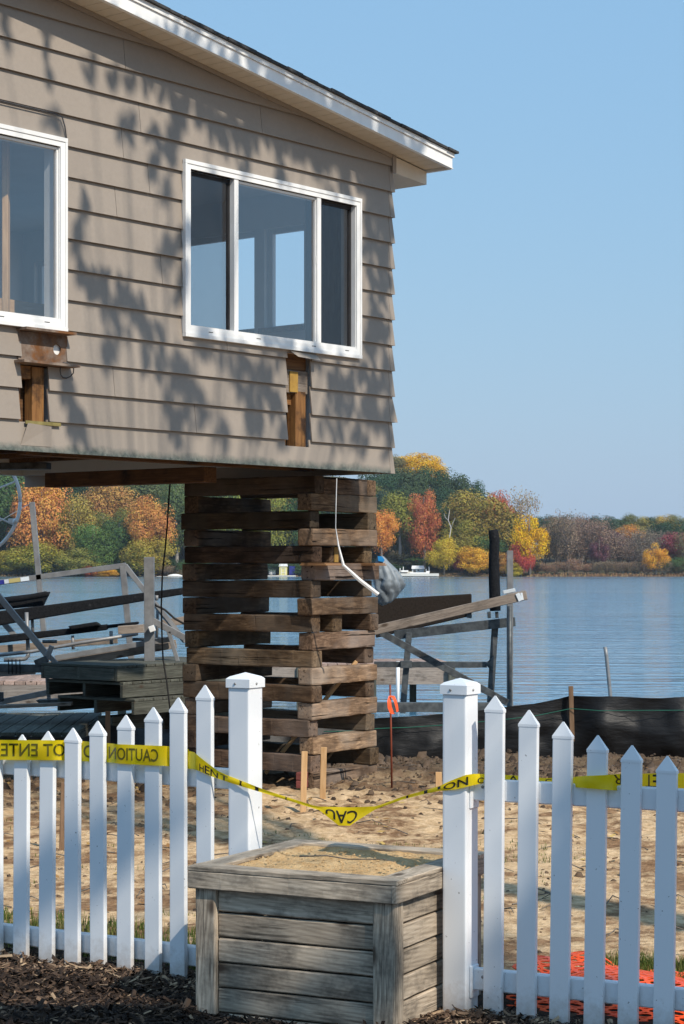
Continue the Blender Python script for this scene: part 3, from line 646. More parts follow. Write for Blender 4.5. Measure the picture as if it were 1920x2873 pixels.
for i in range(9):
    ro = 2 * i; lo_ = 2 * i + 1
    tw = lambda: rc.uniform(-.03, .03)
    fr = rc.uniform(1.5, 2.2) if i < 5 else rc.uniform(.95, 1.5)  # upper timbers toned darker: old creosote plus house shade put into the colour
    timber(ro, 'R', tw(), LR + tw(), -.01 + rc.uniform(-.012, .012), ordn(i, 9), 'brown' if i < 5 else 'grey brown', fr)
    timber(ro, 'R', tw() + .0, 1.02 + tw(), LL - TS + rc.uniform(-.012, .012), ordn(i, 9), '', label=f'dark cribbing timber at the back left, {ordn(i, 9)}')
    timber(lo_, 'L', tw(), LL + tw(), rc.uniform(-.012, .012), ordn(i, 9), 'brown' if i < 5 else 'dark', rc.uniform(.4, .65) if i > 4 else rc.uniform(.95, 1.5))  # left face darker again, dark stain and shade both in the tone
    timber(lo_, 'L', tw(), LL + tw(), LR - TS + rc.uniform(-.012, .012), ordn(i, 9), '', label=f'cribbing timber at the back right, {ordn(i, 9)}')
timber(17, 'R', .16, .78, -.012, '', '', 1.0, label='short timber under the house corner on top of the right face')
t_ = timber(13, 'L', .06, .8, .36, '', '', .9, label='loose inner timber with a yellow painted band in the upper pile')
t2 = timber(9, 'L', .02, .7, .33, '', '', .8, label='loose inner timber with rounded end halfway up the pile')
for o_, tz in ((t_, 13),):
    z = C0.z + PIT * tz + TS / 2; p = C0 + CL * .056 + CR * (.36 + TS / 2); M, L = frame((p.x, p.y, z - .058), (p.x, p.y, z + .058), up=-CL)
    ob('yellow_band', boxm(.118, .055, .006), M, MT['yellow_paint'], o_)
zz = C0.z + PIT * 13 + .0
for k, (s_, off, ln, lab) in enumerate((('L', .03, .3, 'plywood shim at the near corner of the cribbing'), ('L', .74, .3, 'plywood shim at the right end of the cribbing'))):
    p = C0 + CR * (off - .06) + CL * (-.03); q = p + CR * (.22 if k == 0 else .17); sh = empty('plywood_shim', (p.x, p.y, zz), lab, 'shim', 'plywood shims in the cribbing')
    for j in range(2):
        bar('sheet', (p.x, p.y, zz - .012 + j * .011), (q.x, q.y, zz - .012 + j * .011), .24 - j * .02, .0095, MT['ply'], sh, bevel=.001)
# red ended blocks at the foot
p = C0 + CL * .02 + CR * (-.08); rb = empty('red_block', (p.x, p.y, 0), 'pair of red painted block ends behind the wooden stake at the cribbing foot', 'block')
for j in range(2): bar('block', (p.x - .045, p.y + .01, .045 + j * .062), (p.x + .02, p.y - .01, .045 + j * .062), .1, .058, MT['red_wood'], rb)
# thin brace seen inside the pile
a = C0 + CL * .5 + CR * .4; bar('brace_stick', (a.x - .18, a.y, .06), (a.x + .55, a.y + .1, .95), .04, .03, MT['stake'], label='pale diagonal stick standing inside the cribbing', cat='stick')
# ------------------------------------------------------------------ dangling strip and cable
dst = [P(945, 1342, 15.35), P(943, 1420, 15.3), P(942, 1480, 15.3), P(950, 1530, 15.28), P(964, 1586, 15.26), P(1010, 1628, 15.22), P(1062, 1668, 15.2)]
hw = [.004, .0035, .0035, .006, .011, .015, .015]
vv, ff = [], []
for i, (p, h) in enumerate(zip(dst, hw)):
    t = (dst[min(i + 1, 6)] - dst[max(i - 1, 0)]).normalized(); s_ = t.cross(Vector((0, 1, 0))).normalized()
    s_ = (s_ * .95 + Vector((0, .3, 0)) * (1 if i < 4 else -.4)).normalized()
    for k_, yo in ((-1, 0), (0, -.006), (1, 0), (1, .004), (-1, .004)): vv.append(p + s_ * h * k_ + Vector((0, yo, 0)) - dst[0])
for i in range(6):
    for k_ in range(5):
        k2 = (k_ + 1) % 5; ff.append((i * 5 + k_, i * 5 + k2, (i + 1) * 5 + k2, (i + 1) * 5 + k_))
ff += [(4, 3, 2, 1, 0), (30, 31, 32, 33, 34)]
ob('trim_strip', mesh('trim_strip', vv, ff), T(dst[0]), MT['white_paint'], label='bent white metal trim strip dangling from the house over the cribbing', cat='trim strip')
tube('hanging_cable', [P(477, 1325, 16), P(478, 1352, 16), P(474, 1400, 16), P(470, 1470, 16), P(464, 1540, 16), P(456, 1610, 16), P(453, 1700, 16), P(455, 1790, 16), P(458, 1850, 16), P(468, 1910, 16), P(474, 1960, 16), P(480, 2010, 16)], .0065, MT['black_cable'], n=6, label='black cable hanging from under the house left of the cribbing', cat='cable')
# ------------------------------------------------------------------ stakes near the pile
def stake(pt, pb, Y, wpx, mat, label, name='wooden_stake', cat='stake', th=.02):
    a, b = P(*pt, Y), P(*pb, Y); b = b + Vector((0, 0, -.05)); return bar(name, b, a, th, wpx / F * Y, mat, up=(1, 0, 0), bevel=.002, label=label, cat=cat, group='stakes in the yard')
stake((855, 2108), (850, 2293), 14.2, 17, MT['stake'], 'left and nearer of two pale wooden stakes in front of the cribbing')
stake((909, 2096), (905, 2262), 14.9, 17, MT['stake'], 'right and farther of two pale wooden stakes in front of the cribbing')
stake((1231, 2166), (1231, 2228), 15.2, 17, MT['stake'], 'short pale stake just left of the right white gate post')
stake((179, 2195), (172, 2400), 12.2, 14, MT['stake_old'], 'thin brown stake leaning behind the left picket fence')
stake((1602, 1925), (1606, 2065), 18.35, 13, MT['stake_old'], 'brown stake holding up the black silt fence on the right')
stake((303, 1995), (303, 2120), 17.0, 14, MT['stake_old'], 'dark stake beside the stacked dock sections')
fl = empty('marker_flag', Pz(1097, 2215, .02), 'thin red rod with an orange ribbon tied near its top', 'marker')
tube('rod', [P(1100, 2230, 15.7), P(1098, 2080, 15.6), P(1095, 1922, 15.5)], .0075, MT['red_rod'], fl, 6)
def ribbon(name, pts, hw, mat, parent, side=Vector((1, 0, 0)), **k):
    vv, ff = [], []
    for i, p in enumerate(pts):
        h = hw[i] if isinstance(hw, (list, tuple)) else hw; s_ = side[i] if isinstance(side, list) else side
        vv += [p - s_ * h, p + s_ * h]
    for i in range(len(pts) - 1): ff.append((2 * i, 2 * i + 1, 2 * i + 3, 2 * i + 2))
    o0 = Vector(pts[0]); return ob(name, mesh(name, [v - o0 for v in vv], ff, True), T(o0), mat, parent, **k)
ribbon('ribbon', [P(1094, 1952, 15.48), P(1092, 1966, 15.46), P(1094, 1985, 15.46), P(1100, 2000, 15.47), P(1106, 2003, 15.47)], [.008, .014, .016, .016, .012], MT['orange_ribbon'], fl, Vector((1, .2, .15)).normalized())
ribbon('ribbon', [P(1096, 1953, 15.47), P(1104, 1955, 15.45), P(1110, 1968, 15.45), P(1114, 1984, 15.45), P(1116, 1997, 15.45)], [.008, .012, .012, .011, .009], MT['orange_ribbon'], fl, Vector((.8, .2, .5)).normalized())
# ------------------------------------------------------------------ white picket fence
E1 = Vector((.858, -.514, 0)); E2 = Vector((.514, .858, 0))
NR = Vector((.464, 7.60, 0)); NL = Vector((-.371, 8.10, 0)); PS = .1016
def ray_line(px, o, d):
    k = (px - CX) / F; t = (k * o.y - o.x) / (d.x - k * d.y); return t
def make_post(parent, near, ztop):
    c = near - E1 * PS / 2 + E2 * PS / 2
    M, L = frame((c.x, c.y, -.08), (c.x, c.y, ztop - .045), up=-E2)
    ob('post', boxm(L, PS, PS, .010, segs=3), M, MT['vinyl'], parent); post = parent.children[-1] if False else None
    R3 = Matrix((E1, E2, Vector((0, 0, 1)))).transposed().to_4x4(); R3.translation = (c.x, c.y, ztop)
    h = PS / 2 + .006
    bm = bmesh.new()
    ring = lambda s_, z: [bm.verts.new((x * s_, y * s_, z)) for x, y in ((-1, -1), (1, -1), (1, 1), (-1, 1))]
    r0, r1, r2, r3 = ring(h, -.058), ring(h, -.024), ring(h - .004, -.020), ring(h * .80, -.014)
    top = bm.verts.new((0, 0, .002))
    for a, b in ((r0, r1), (r1, r2), (r2, r3)):
        for i in range(4): bm.faces.new((a[i], a[(i + 1) % 4], b[(i + 1) % 4], b[i]))
    for i in range(4): bm.faces.new((r3[i], r3[(i + 1) % 4], top))
    m = bpy.data.meshes.new('cap'); bm.to_mesh(m); bm.free()
    cap = ob('post_cap', m, R3, MT['vinyl'], parent)
    for (x, y, ax) in ((-.012, -h, 0), (h, -.006, 1)):
        v, f = sweep([(0, 0, 0), (0, -.002, 0), (0, -.004, 0)], [.005, .005, .003], 10)
        Ms = R3 @ T(x, y, -.042) @ (Matrix.Rotation(math.pi / 2, 4, 'Z') if ax else Matrix())
        ob('screw', mesh('screw', v, f), Ms, MT['aluminium'], cap)
    return c
PW, PTH = .0745, .0235
def pick_cap(): 
    bm = bmesh.new(); a, b = PW / 2 + .0012, PTH / 2 + .0012
    lo = [bm.verts.new(q) for q in ((-.006, -a, -b), (-.006, a, -b), (-.006, a, b), (-.006, -a, b))]
    md = [bm.verts.new(q) for q in ((.004, -a, -b), (.004, a, -b), (.004, a, b), (.004, -a, b))]
    tp = [bm.verts.new(q) for q in ((.056, -.0025, -.002), (.056, .0025, -.002), (.056, .0025, .002), (.056, -.0025, .002))]
    for A, B in ((lo, md), (md, tp)):
        for i in range(4): bm.faces.new((A[i], A[(i + 1) % 4], B[(i + 1) % 4], B[i]))
    bm.faces.new(tp); m = bpy.data.meshes.new('cap'); bm.to_mesh(m); bm.free(); return m
CAPM = pick_cap(); CAPM.materials.append(MT['vinyl'])
def picket(parent, foot, top, fdir):
    """foot and top are the centre of the picket; top is the tip"""
    ax = (top - foot).normalized(); sh = top - ax * .056
    M, L = frame(foot, sh, up=Vector((-fdir.y, fdir.x, 0)) * 1.0)
    p = ob('picket', boxm(L, PW, PTH, .0035, segs=2), M, MT['vinyl'], parent)
    ob('picket_cap', CAPM, T(sh - M.translation) @ M, None, p)
rpk = random.Random(15)
fenceL = empty('picket_fence', (NL.x, NL.y, 0), 'white vinyl picket fence with gate post left of the weathered planter', 'fence', 'white picket fence panels')
cL = make_post(fenceL, NL, 1.268)
o_line = NL - E1 * PS + E2 * .010                                      # front plane of the pickets
for px, ty in zip((-86, -12, 60, 132, 204, 277, 352, 431, 502, 577), (2072, 2066, 2061, 2051, 2042, 2023, 2006, 1984, 1957, 1922)):
    t = ray_line(px, NL + E2 * .02, -E1); c = NL + E2 * .02 - E1 * t; zt = CH - (ty - HZ) / F * c.y
    lx_, ly_ = rpk.uniform(-.006, .006), rpk.uniform(-.005, .005); picket(fenceL, Vector((c.x, c.y, .005 + rpk.uniform(-.012, .008))), Vector((c.x + lx_, c.y + ly_, zt)), E1)
for z0, z1 in ((.795, .878), (.062, .145)):
    a = cL - E1 * (PS / 2) + E2 * .012; b = a - E1 * 2.1
    bar('rail', (a.x, a.y, (z0 + z1) / 2), (b.x, b.y, (z0 + z1) / 2), .036, z1 - z0, MT['vinyl'], fenceL, bevel=.005)
fenceR = empty('picket_fence', (NR.x, NR.y, 0), 'white vinyl picket fence with gate post right of the weathered planter', 'fence', 'white picket fence panels')
cR = make_post(fenceR, NR, 1.272)
E1R = Vector((.886, -.464, 0)).normalized(); E2R = Vector((-E1R.y, E1R.x, 0))
lo_ = NR + E2 * .028
for (px, tpx, ty) in ((1386, 1390, 1952), (1480, 1485, 1992), (1574, 1581, 2025), (1671, 1678, 2063), (1767, 1774, 2091), (1867, 1873, 2121), (1968, 1974, 2148)):
    t = ray_line(px, lo_, E1R); c = lo_ + E1R * t; zt = CH - (ty - HZ) / F * c.y; tp = P(tpx, ty, c.y)
    dv = (tp - P(px, 2560, c.y)) / (tp.z - P(px, 2560, c.y).z)
    ft = tp - dv * (tp.z - .03); picket(fenceR, Vector((ft.x, ft.y, .0)), Vector((tp.x, c.y, zt)), E1R)
for z0, z1 in ((.815, .898), (.103, .185)):
    a = cR + E1 * (PS / 2) + E2 * .012; b = a + E1R * 1.5
    bar('rail', (a.x, a.y, (z0 + z1) / 2), (b.x, b.y, (z0 + z1) / 2), .036, z1 - z0, MT['vinyl'], fenceR, bevel=.005)
    M, L = frame(a + Vector((0, 0, z0 - .03)), a + Vector((0, 0, z1 + .01)), up=-E2)
    ob('rail_bracket', boxm(L, .008, .066, .003), T(E1 * .004 - E2 * .004) @ M, MT['vinyl'], fenceR)
    v, f = sweep([(0, 0, 0), (0, -.002, 0), (0, -.004, 0)], [.006, .006, .003], 10); s_ = a + E1R * .045 - E2R * .0185
    Ms = Matrix((E1R, E2R, Vector((0, 0, 1)))).transposed().to_4x4(); Ms.translation = (s_.x, s_.y, z1 - .03); ob('screw', mesh('screw', v, f), Ms, MT['aluminium'], fenceR)

# ------------------------------------------------------------------ weathered planter box
PF = Vector((-.5866, 7.677, 0)); PE = Vector((.896, -.444, 0)).normalized(); PB = Vector((-PE.y, PE.x, 0)); WX, DY, ZT = .875, .872, .562
PMx = Matrix((PE, PB, Vector((0, 0, 1)))).transposed().to_4x4(); PMx.translation = PF
pl = empty('planter_box', None, 'square weathered grey plank planter box between the two white gate posts', 'planter', M=PMx)
rp = random.Random(5)
def pbar(nm, a, b, wy, hz, up=(0, 0, 1), bevel=.004, jit=.0015, cuts=5, mat='planter'):
    a = PMx @ Vector(a); b = PMx @ Vector(b); u = PMx.to_3x3() @ Vector(up)
    return bar(nm, a, b, wy, hz, MT[mat], pl, u, bevel, jit, rp.randint(0, 999), cuts)
I = .022                                                               # body inset under the rim
pp_ = .088
for x, y in ((I + .044, I + .044), (WX - I - .044, I + .044), (I + .044, DY - I - .044), (WX - I - .044, DY - I - .044)):
    pbar('corner_post', (x, y, -.06), (x, y, .486), .086, .086, up=(0, -1, 0), bevel=.005)
for k in range(6):
    zc = .437 - k * .0945; h_ = .088
    pbar('plank', (I + .088, I + .034, zc), (WX - I - .088, I + .034, zc), .024, h_, bevel=.005)
    pbar('plank', (WX - I - .020, I + .088, zc), (WX - I - .020, DY - I - .088, zc), .024, h_, bevel=.005)
    pbar('plank', (I + .020, I + .088, zc), (I + .020, DY - I - .088, zc), .024, h_, bevel=.005)
    pbar('plank', (I + .088, DY - I - .02, zc), (WX - I - .088, DY - I - .02, zc), .024, h_, bevel=.005)
za = .512; ha = .066
pbar('rim_board', (0.002, .0125, za), (WX - .012, .0125, za), .022, ha); pbar('rim_board', (.012, DY - .0125, za), (WX - .012, DY - .0125, za), .022, ha)
pbar('rim_board', (WX - .0125, .0, za), (WX - .0125, DY, za), .022, ha); pbar('rim_board', (.0125, .026, za), (.0125, DY - .026, za), .022, ha)
zc = .554
pbar('cap_board', (.001, .05, zc), (WX - .001, .05, zc), .098, .018, bevel=.003); pbar('cap_board', (.001, DY - .05, zc), (WX - .001, DY - .05, zc), .098, .018, bevel=.003)
pbar('cap_board', (.05, .1005, zc - .0005), (.05, DY - .1005, zc - .0005), .098, .018, bevel=.003); pbar('cap_board', (WX - .05, .1005, zc - .0005), (WX - .05, DY - .1005, zc - .0005), .098, .018, bevel=.003)
for x in (WX - .012, WX - .014):
    for z_ in (.53, .495):
        v, f = sweep([(0, 0, 0), (0, -.0012, 0)], [.0045, .004], 8); ob('nail', mesh('nail', v, f), PMx @ T(x, .0015, z_), MT['dark_frame'], pl)
N = 60; V = []
for j in range(N + 1):
    for i in range(N + 1):
        x, y = .09 + (WX - .18) * i / N, .09 + (DY - .18) * j / N
        e = min(i, j, N - i, N - j) / N
        V.append((x, y, .547 - .012 * smoothstep(0, .12, e) + .012 * smoothstep(.1, .45, e) + .007 * noise.fractal(Vector((x * 14, y * 14, 0)), .8, 2, 4) + (.006 if j > N * .6 else 0)))
ob('sand_fill', mesh('sand_fill', V, [(j * (N + 1) + i, j * (N + 1) + i + 1, (j + 1) * (N + 1) + i + 1, (j + 1) * (N + 1) + i) for j in range(N) for i in range(N)], True), PMx, MT['sand'], pl)
parts = []
for k in range(420):                                                   # loose grains and crumbs on the sand
    x, y = rp.uniform(.1, WX - .1), rp.uniform(.1, DY - .1); s_ = rp.uniform(.0015, .006) * (1.5 if rp.random() < .1 else 1); z = .551
    parts.append(([(x + s_ * a, y + s_ * b, z + s_ * c) for a, b, c in ((-1, -1, -.5), (1, -.8, -.5), (.8, 1, -.5), (-.9, .8, -.5), (.1, 0, rp.uniform(.4, 1)))], [(0, 1, 4), (1, 2, 4), (2, 3, 4), (3, 0, 4)]))
g_ = joinvf(parts); o_ = ob('sand_crumbs', mesh('sand_crumbs', *g_), PMx, MT['sand'], pl, kind='stuff')
tube('twig', [PMx @ Vector(q) for q in ((.26, .42, .562), (.36, .46, .566), (.47, .43, .563), (.60, .47, .566), (.66, .45, .562))], [.003, .0028, .0025, .002, .001], MT['bark'], n=5, label='thin curved twig lying on the sand in the planter', cat='twig')

# ------------------------------------------------------------------ caution tape
tape = empty('caution_tape', (NL.x, NL.y, .8), 'yellow caution tape woven through the pickets and sagging between the gate posts', 'tape')
class Rib:
    """ribbon given by stations (px, py, half height px, depth, tilt)"""
    def __init__(s, st): s.st = st
    def at(s, px, v):
        st = s.st; st = st if st[0][0] < st[-1][0] else st[::-1]
        for a, b in zip(st, st[1:]):
            if px <= b[0] or b is st[-1]:
                t = (px - a[0]) / (b[0] - a[0]); break
        y = a[1] + (b[1] - a[1]) * t; h = a[2] + (b[2] - a[2]) * t; Y = a[3] + (b[3] - a[3]) * t
        return P(px, y - v * h, Y) + Vector((0, .006 * (1 - v * v) * math.sin(px * .045), 0))
    def build(s, name='strip', n=4):
        st = sorted(s.st); ps = []
        for a, b in zip(st, st[1:]):
            k = max(1, int((b[0] - a[0]) / 14)); ps += [a[0] + (b[0] - a[0]) * i / k for i in range(k)]
        ps.append(st[-1][0]); V = [s.at(p, -1 + 2 * j / n) for p in ps for j in range(n + 1)]; o0 = V[0]
        Fc = [(i * (n + 1) + j, (i + 1) * (n + 1) + j, (i + 1) * (n + 1) + j + 1, i * (n + 1) + j + 1) for i in range(len(ps) - 1) for j in range(n)]
        return ob(name, mesh(name, [v - o0 for v in V], Fc, True), T(o0), MT['tape'], tape)
    def text(s, word, p0, p1, v0, v1, mat, parent, flip=False, clip=None, name='lettering'):
        cu = bpy.data.curves.new('t', 'FONT'); cu.body = word; cu.size = 1; cu.resolution_u = 3; cu.offset = .012
        to = bpy.data.objects.new('t', cu); COL.objects.link(to); bpy.context.view_layer.update()
        me = bpy.data.meshes.new_from_object(to.evaluated_get(bpy.context.evaluated_depsgraph_get())); bpy.data.objects.remove(to)
        xs_ = [v.co.x for v in me.vertices]; ys_ = [v.co.y for v in me.vertices]; x0, x1, y0, y1 = min(xs_), max(xs_), min(ys_), max(ys_)
        bm = bmesh.new(); bm.from_mesh(me); bpy.data.meshes.remove(me)
        for k in range(1, 14):
            bmesh.ops.bisect_plane(bm, geom=bm.verts[:] + bm.edges[:] + bm.faces[:], plane_co=(x0 + (x1 - x0) * k / 14, 0, 0), plane_no=(1, 0, 0))
        if clip: 
            for (co, no) in clip: bmesh.ops.bisect_plane(bm, geom=bm.verts[:] + bm.edges[:] + bm.faces[:], plane_co=(x0 + (x1 - x0) * co[0], y0 + (y1 - y0) * co[1], 0), plane_no=(no[0] / (x1 - x0), no[1] / (y1 - y0), 0), clear_outer=True)
        for v in bm.verts:
            u = (v.co.x - x0) / (x1 - x0); q = (v.co.y - y0) / (y1 - y0)
            w_ = s.at(p0 + (p1 - p0) * u, v0 + (v1 - v0) * q); v.co = w_ + Vector((0, -.0018, 0))
        m = bpy.data.meshes.new('lettering'); bm.to_mesh(m); bm.free(); o0 = m.vertices[0].co.copy() if len(m.vertices) else Vector()
        for v in m.vertices: v.co -= o0
        return ob(name, m, T(o0), mat, parent)
def yl(px, off): o = NL + E2 * off; t = ray_line(px, o, -E1); return (o - E1 * t).y
Fo, Bo = -.004, .036
RL = Rib([(-90, 2103, 27, yl(-90, Fo)), (-12, 2104, 28, yl(-12, Fo)), (160, 2105, 28, yl(160, Fo)), (176, 2105, 28, yl(176, .02)), (184, 2105, 28, yl(184, Bo)), (240, 2108, 28, yl(240, Bo)), (301, 2112, 27, yl(301, Bo)), (316, 2113, 27, yl(316, .018)), (328, 2115, 27, yl(328, Fo)), (410, 2119, 28, yl(410, Fo)), (462, 2121, 28, yl(462, Fo)), (474, 2122, 28, yl(474, .02)), (483, 2123, 27, yl(483, Bo)), (530, 2128, 26, yl(530, Bo))])
sL = RL.build()
for wd, a, b in (('CAUTION', 444, 305), ('DO', 291, 235), ('NOT', 216, 122), ('ENTER', 107, -26)):
    RL.text(wd, a, b, -.62, .66, MT['tape_print_back'], sL)
RM = Rib([(526, 2131, 25, yl(526, Bo)), (545, 2134, 24, yl(545, .02)), (556, 2141, 21, yl(556, Fo)), (580, 2156, 17, yl(580, Fo)), (612, 2174, 11, yl(612, Fo)), (640, 2185, 9, yl(640, -.004)), (700, 2206, 7, 8.085), (743, 2221, 5, 8.05), (877, 2263, 4, 7.95), (896, 2268, 5, 7.94), (950, 2290, 26, 7.93), (982, 2291, 26, 7.925), (1010, 2281, 17, 7.92), (1052, 2267, 5, 7.9), (1070, 2261, 4, 7.88), (1127, 2240, 4, 7.8), (1190, 2223, 5, 7.72), (1234, 2212, 7, 7.655), (1248, 2208, 10, 7.64), (1278, 2200, 15, 7.612), (1308, 2191, 17, 7.588), (1330, 2187, 16, 7.585), (1348, 2185, 14, 7.61), (1362, 2185, 13, 7.625), (1420, 2185, 11, 7.59), (1534, 2190, 7, 7.53), (1600, 2194, 12, 7.49), (1617, 2194, 15, 7.44), (1640, 2194, 17, 7.372), (1690, 2195, 20, 7.345), (1716, 2195, 22, 7.335), (1732, 2195, 23, 7.37), (1746, 2195, 24, 7.415), (1840, 2198, 28, 7.37), (1905, 2201, 32, 7.335), (1990, 2204, 33, 7.29)])
sM = RM.build()
RM.text('CAU', 1003, 914, .62, -.78, MT['tape_print'], sM, clip=[((1.0, .12), (1.0, -.75)), ((.38, 1.0), (.35, 1.0))])
RM.text('ON', 1244, 1314, -.75, .65, MT['tape_print'], sM)
RM.text('C', 1340, 1358, -.9, .3, MT['tape_print'], sM); RM.text('A', 1426, 1456, -.95, .9, MT['tape_print'], sM)
RM.text('C', 1530, 1548, -.9, .7, MT['tape_print'], sM); RM.text('R', 1745, 1722, .95, -.25, MT['tape_print'], sM); RM.text('ET', 1846, 1811, .9, -.5, MT['tape_print'], sM)
for wd, a, b, c_, d_ in (('H', 560, 572, -.9, .1), ('EN', 575, 612, -.9, .4), ('T', 618, 640, -.9, .6), ('I', 672, 679, -.9, .9), ('I', 716, 726, -.9, .9), ('I', 800, 806, -.9, .9), ('I', 1140, 1146, -.9, .9), ('I', 1190, 1200, -.9, .9), ('I', 1228, 1236, -.2, .9)):
    RM.text(wd, a, b, c_, d_, MT['tape_print'], sM)
# ------------------------------------------------------------------ black silt fence
def cloth(name, tops, bots, nz, mat, wob=.03, **k):
    """draped sheet between a top polyline and a bottom polyline"""
    V = []; n = 0; rows = []
    for (a, b), (c, d) in zip(zip(tops, tops[1:]), zip(bots, bots[1:])):
        kk = max(2, int((b - a).length / .07))
        for i in range(kk): rows.append((a.lerp(b, i / kk), c.lerp(d, i / kk)))
    rows.append((tops[-1], bots[-1]))
    for i, (t, b) in enumerate(rows):
        for j in range(nz + 1):
            f = j / nz; p = t.lerp(b, f); q = Vector((p.x * 3.2, p.z * 2.2, 1.7))
            w_ = math.sin(f * math.pi) ** .6
            V.append(p + Vector((0, (noise.fractal(q, .9, 2, 4) * wob * 1.2 + noise.noise(Vector((p.x * 9 + p.z * 6, p.z * 3, 0))) * wob * .45 - .05 * math.sin(f * math.pi)) * w_, noise.noise(Vector((p.x * 2.3, 8, 1))) * .015 * (1 - f))))
    o0 = V[0]; Fc = [(i * (nz + 1) + j, (i + 1) * (nz + 1) + j, (i + 1) * (nz + 1) + j + 1, i * (nz + 1) + j + 1) for i in range(len(rows) - 1) for j in range(nz)]
    return ob(name, mesh(name, [v - o0 for v in V], Fc, True), T(o0), mat, **k), rows
sf = empty('silt_fence', P(1600, 2140, 18.4), 'black fabric silt fence strung along the shore behind the yard', 'silt fence')
tp = [P(-120, 2062, 17.0), P(232, 2072, 17.0), P(300, 2035, 17.1), P(360, 2040, 17.2), P(420, 2045, 17.4), P(520, 2040, 17.8), P(700, 2030, 18.2), P(1000, 2022, 18.4), P(1060, 2014, 18.4), P(1150, 2010, 18.4), P(1240, 2003, 18.4), P(1300, 1998, 18.4), P(1420, 1985, 18.4), P(1500, 1974, 18.4), P(1600, 1950, 18.4), P(1680, 1957, 18.3), P(1800, 1956, 18.25), P(1950, 1955, 18.2), P(2060, 1957, 18.2)]
bt = [P(-120, 2160, 17.0), P(232, 2165, 17.0), P(300, 2170, 17.1), P(360, 2170, 17.2), P(420, 2170, 17.4), P(520, 2170, 17.8), P(700, 2175, 18.2), P(1000, 2180, 18.4), P(1060, 2180, 18.4), P(1150, 2180, 18.4), P(1240, 2178, 18.4), P(1300, 2175, 18.4), P(1420, 2170, 18.4), P(1500, 2168, 18.4), P(1600, 2165, 18.4), P(1680, 2166, 18.3), P(1800, 2166, 18.25), P(1950, 2168, 18.2), P(2060, 2168, 18.2)]
o_, rows = cloth('fabric', tp, bt, 14, MT['silt'], .075, parent=sf)
for r0, r1, f in ((0, 10 ** 6, .17),):
    pts = [t.lerp(b, f) + Vector((0, -.075, 0)) for t, b in rows[len(rows) // 2:]]
    tube('green_thread', pts, .0035, MT['green_thread'], sf, 4)

# ------------------------------------------------------------------ docks
def b2(nm, a, b, wpx, dep, mat, parent, bevel=.003, **k):
    """bar between two (px, py, Y), wpx tall in the photo, dep metres deep"""
    p, q = P(*a), P(*b); h = wpx / F * (a[2] + b[2]) / 2
    x = (q - p).normalized(); vert = abs(x.z) > .8
    return bar(nm, p, q, dep, h, mat, parent, up=(1, 0, 0) if vert else (0, 0, 1), bevel=bevel, **k)
def dock(origin, ex, nx_, ny_, z, th, label, group, plank=.14, legs=(), mat='dock_wood', dmat='dock_wood', frame_h=.14, ends=(0, 1)):
    """plank platform: ex along the frame, planks laid across"""
    ex = Vector(ex).normalized(); ey = Vector((-ex.y, ex.x, 0)); M = Matrix((ex, ey, Vector((0, 0, 1)))).transposed().to_4x4(); M.translation = (*origin, z)
    e = empty('dock_section', None, label, 'dock', group, M=M); n = int(nx_ / plank)
    for i in range(n):
        x = (i + .5) * plank
        bar('plank', M @ Vector((x, 0, -th / 2)), M @ Vector((x, ny_, -th / 2)), plank - .008, th, MT[dmat], e, bevel=.004, jit=.002, seed=i)
    for y in (.02, ny_ / 2, ny_ - .02): bar('side_board', M @ Vector((0, y, -th - frame_h / 2 - .002)), M @ Vector((n * plank, y, -th - frame_h / 2 - .002)), .04, frame_h, MT[mat], e, bevel=.004)
    for x in [(.021, n * plank - .021)[q] for q in ends]: bar('end_board', M @ Vector((x, .042, -th - frame_h / 2 - .002)), M @ Vector((x, ny_ - .042, -th - frame_h / 2 - .002)), .04, frame_h - .004, MT[mat], e, bevel=.004)
    for (x, y, l) in legs: bar('leg', M @ Vector((x, y, -th)), M @ Vector((x, y, -l)), .1, .1, MT['dock_wood'], e, up=(1, 0, 0))
    return e
# stack of three old sections left of the pile
A = P(330, 1868, 19.2)
zt = A.z
for k, (lab, dx, dy) in enumerate((('uppermost of three weathered dock sections stacked under the house', 0, 0), ('middle of three weathered dock sections stacked under the house', .05, .02), ('lowest of three weathered dock sections stacked under the house', .16, .0))):
    dock((A.x + dx, A.y + dy), (.60, .80, 0), 1.9, 1.02, zt - k * .158, .026, lab, 'stacked dock sections', .135, mat='dock_wood', frame_h=.122, ends=(0, 1) if k == 0 else (1,))
for x in (-2.3, -1.7): bar('timber_block', (x, 19.75 + (x + 2.3) * .8, .05), (x + .5, 20.4 + (x + 2.3) * .8, .05), .2, .42, MT['dock_wood'], label=f'{"left" if x < -2 else "right"} of two dark blocks under the stacked dock sections', cat='block', group='blocks under the dock stack')
dock((-6.2, 18.45), (.9995, .03, 0), 3.84, 2.6, .2, .035, 'flat grey dock section lying on the shore behind the left picket fence', 'docks', .14, frame_h=.10)
for i, x in enumerate((-5.5, -4.0, -2.7)): bar('timber_block', (x, 18.7, -.04), (x, 20.8, -.1), .16, .2, MT['dock_wood'], label=['leftmost', 'middle', 'right'][i] + ' bearer under the flat dock section on the shore', cat='block', group='bearers under the flat dock')
dock((-7.5, 25.6), (1, .02, 0), 5.0, 1.6, P(0, 1907, 26).z, .05, 'brown plank dock standing in the water at the left', 'docks', .14, ((.3, .2, 1.3), (4.7, .2, 1.3), (2.5, .2, 1.3)), 'grey_timber', 'deck_red', .24)
dR = P(1053, 1853, 30)
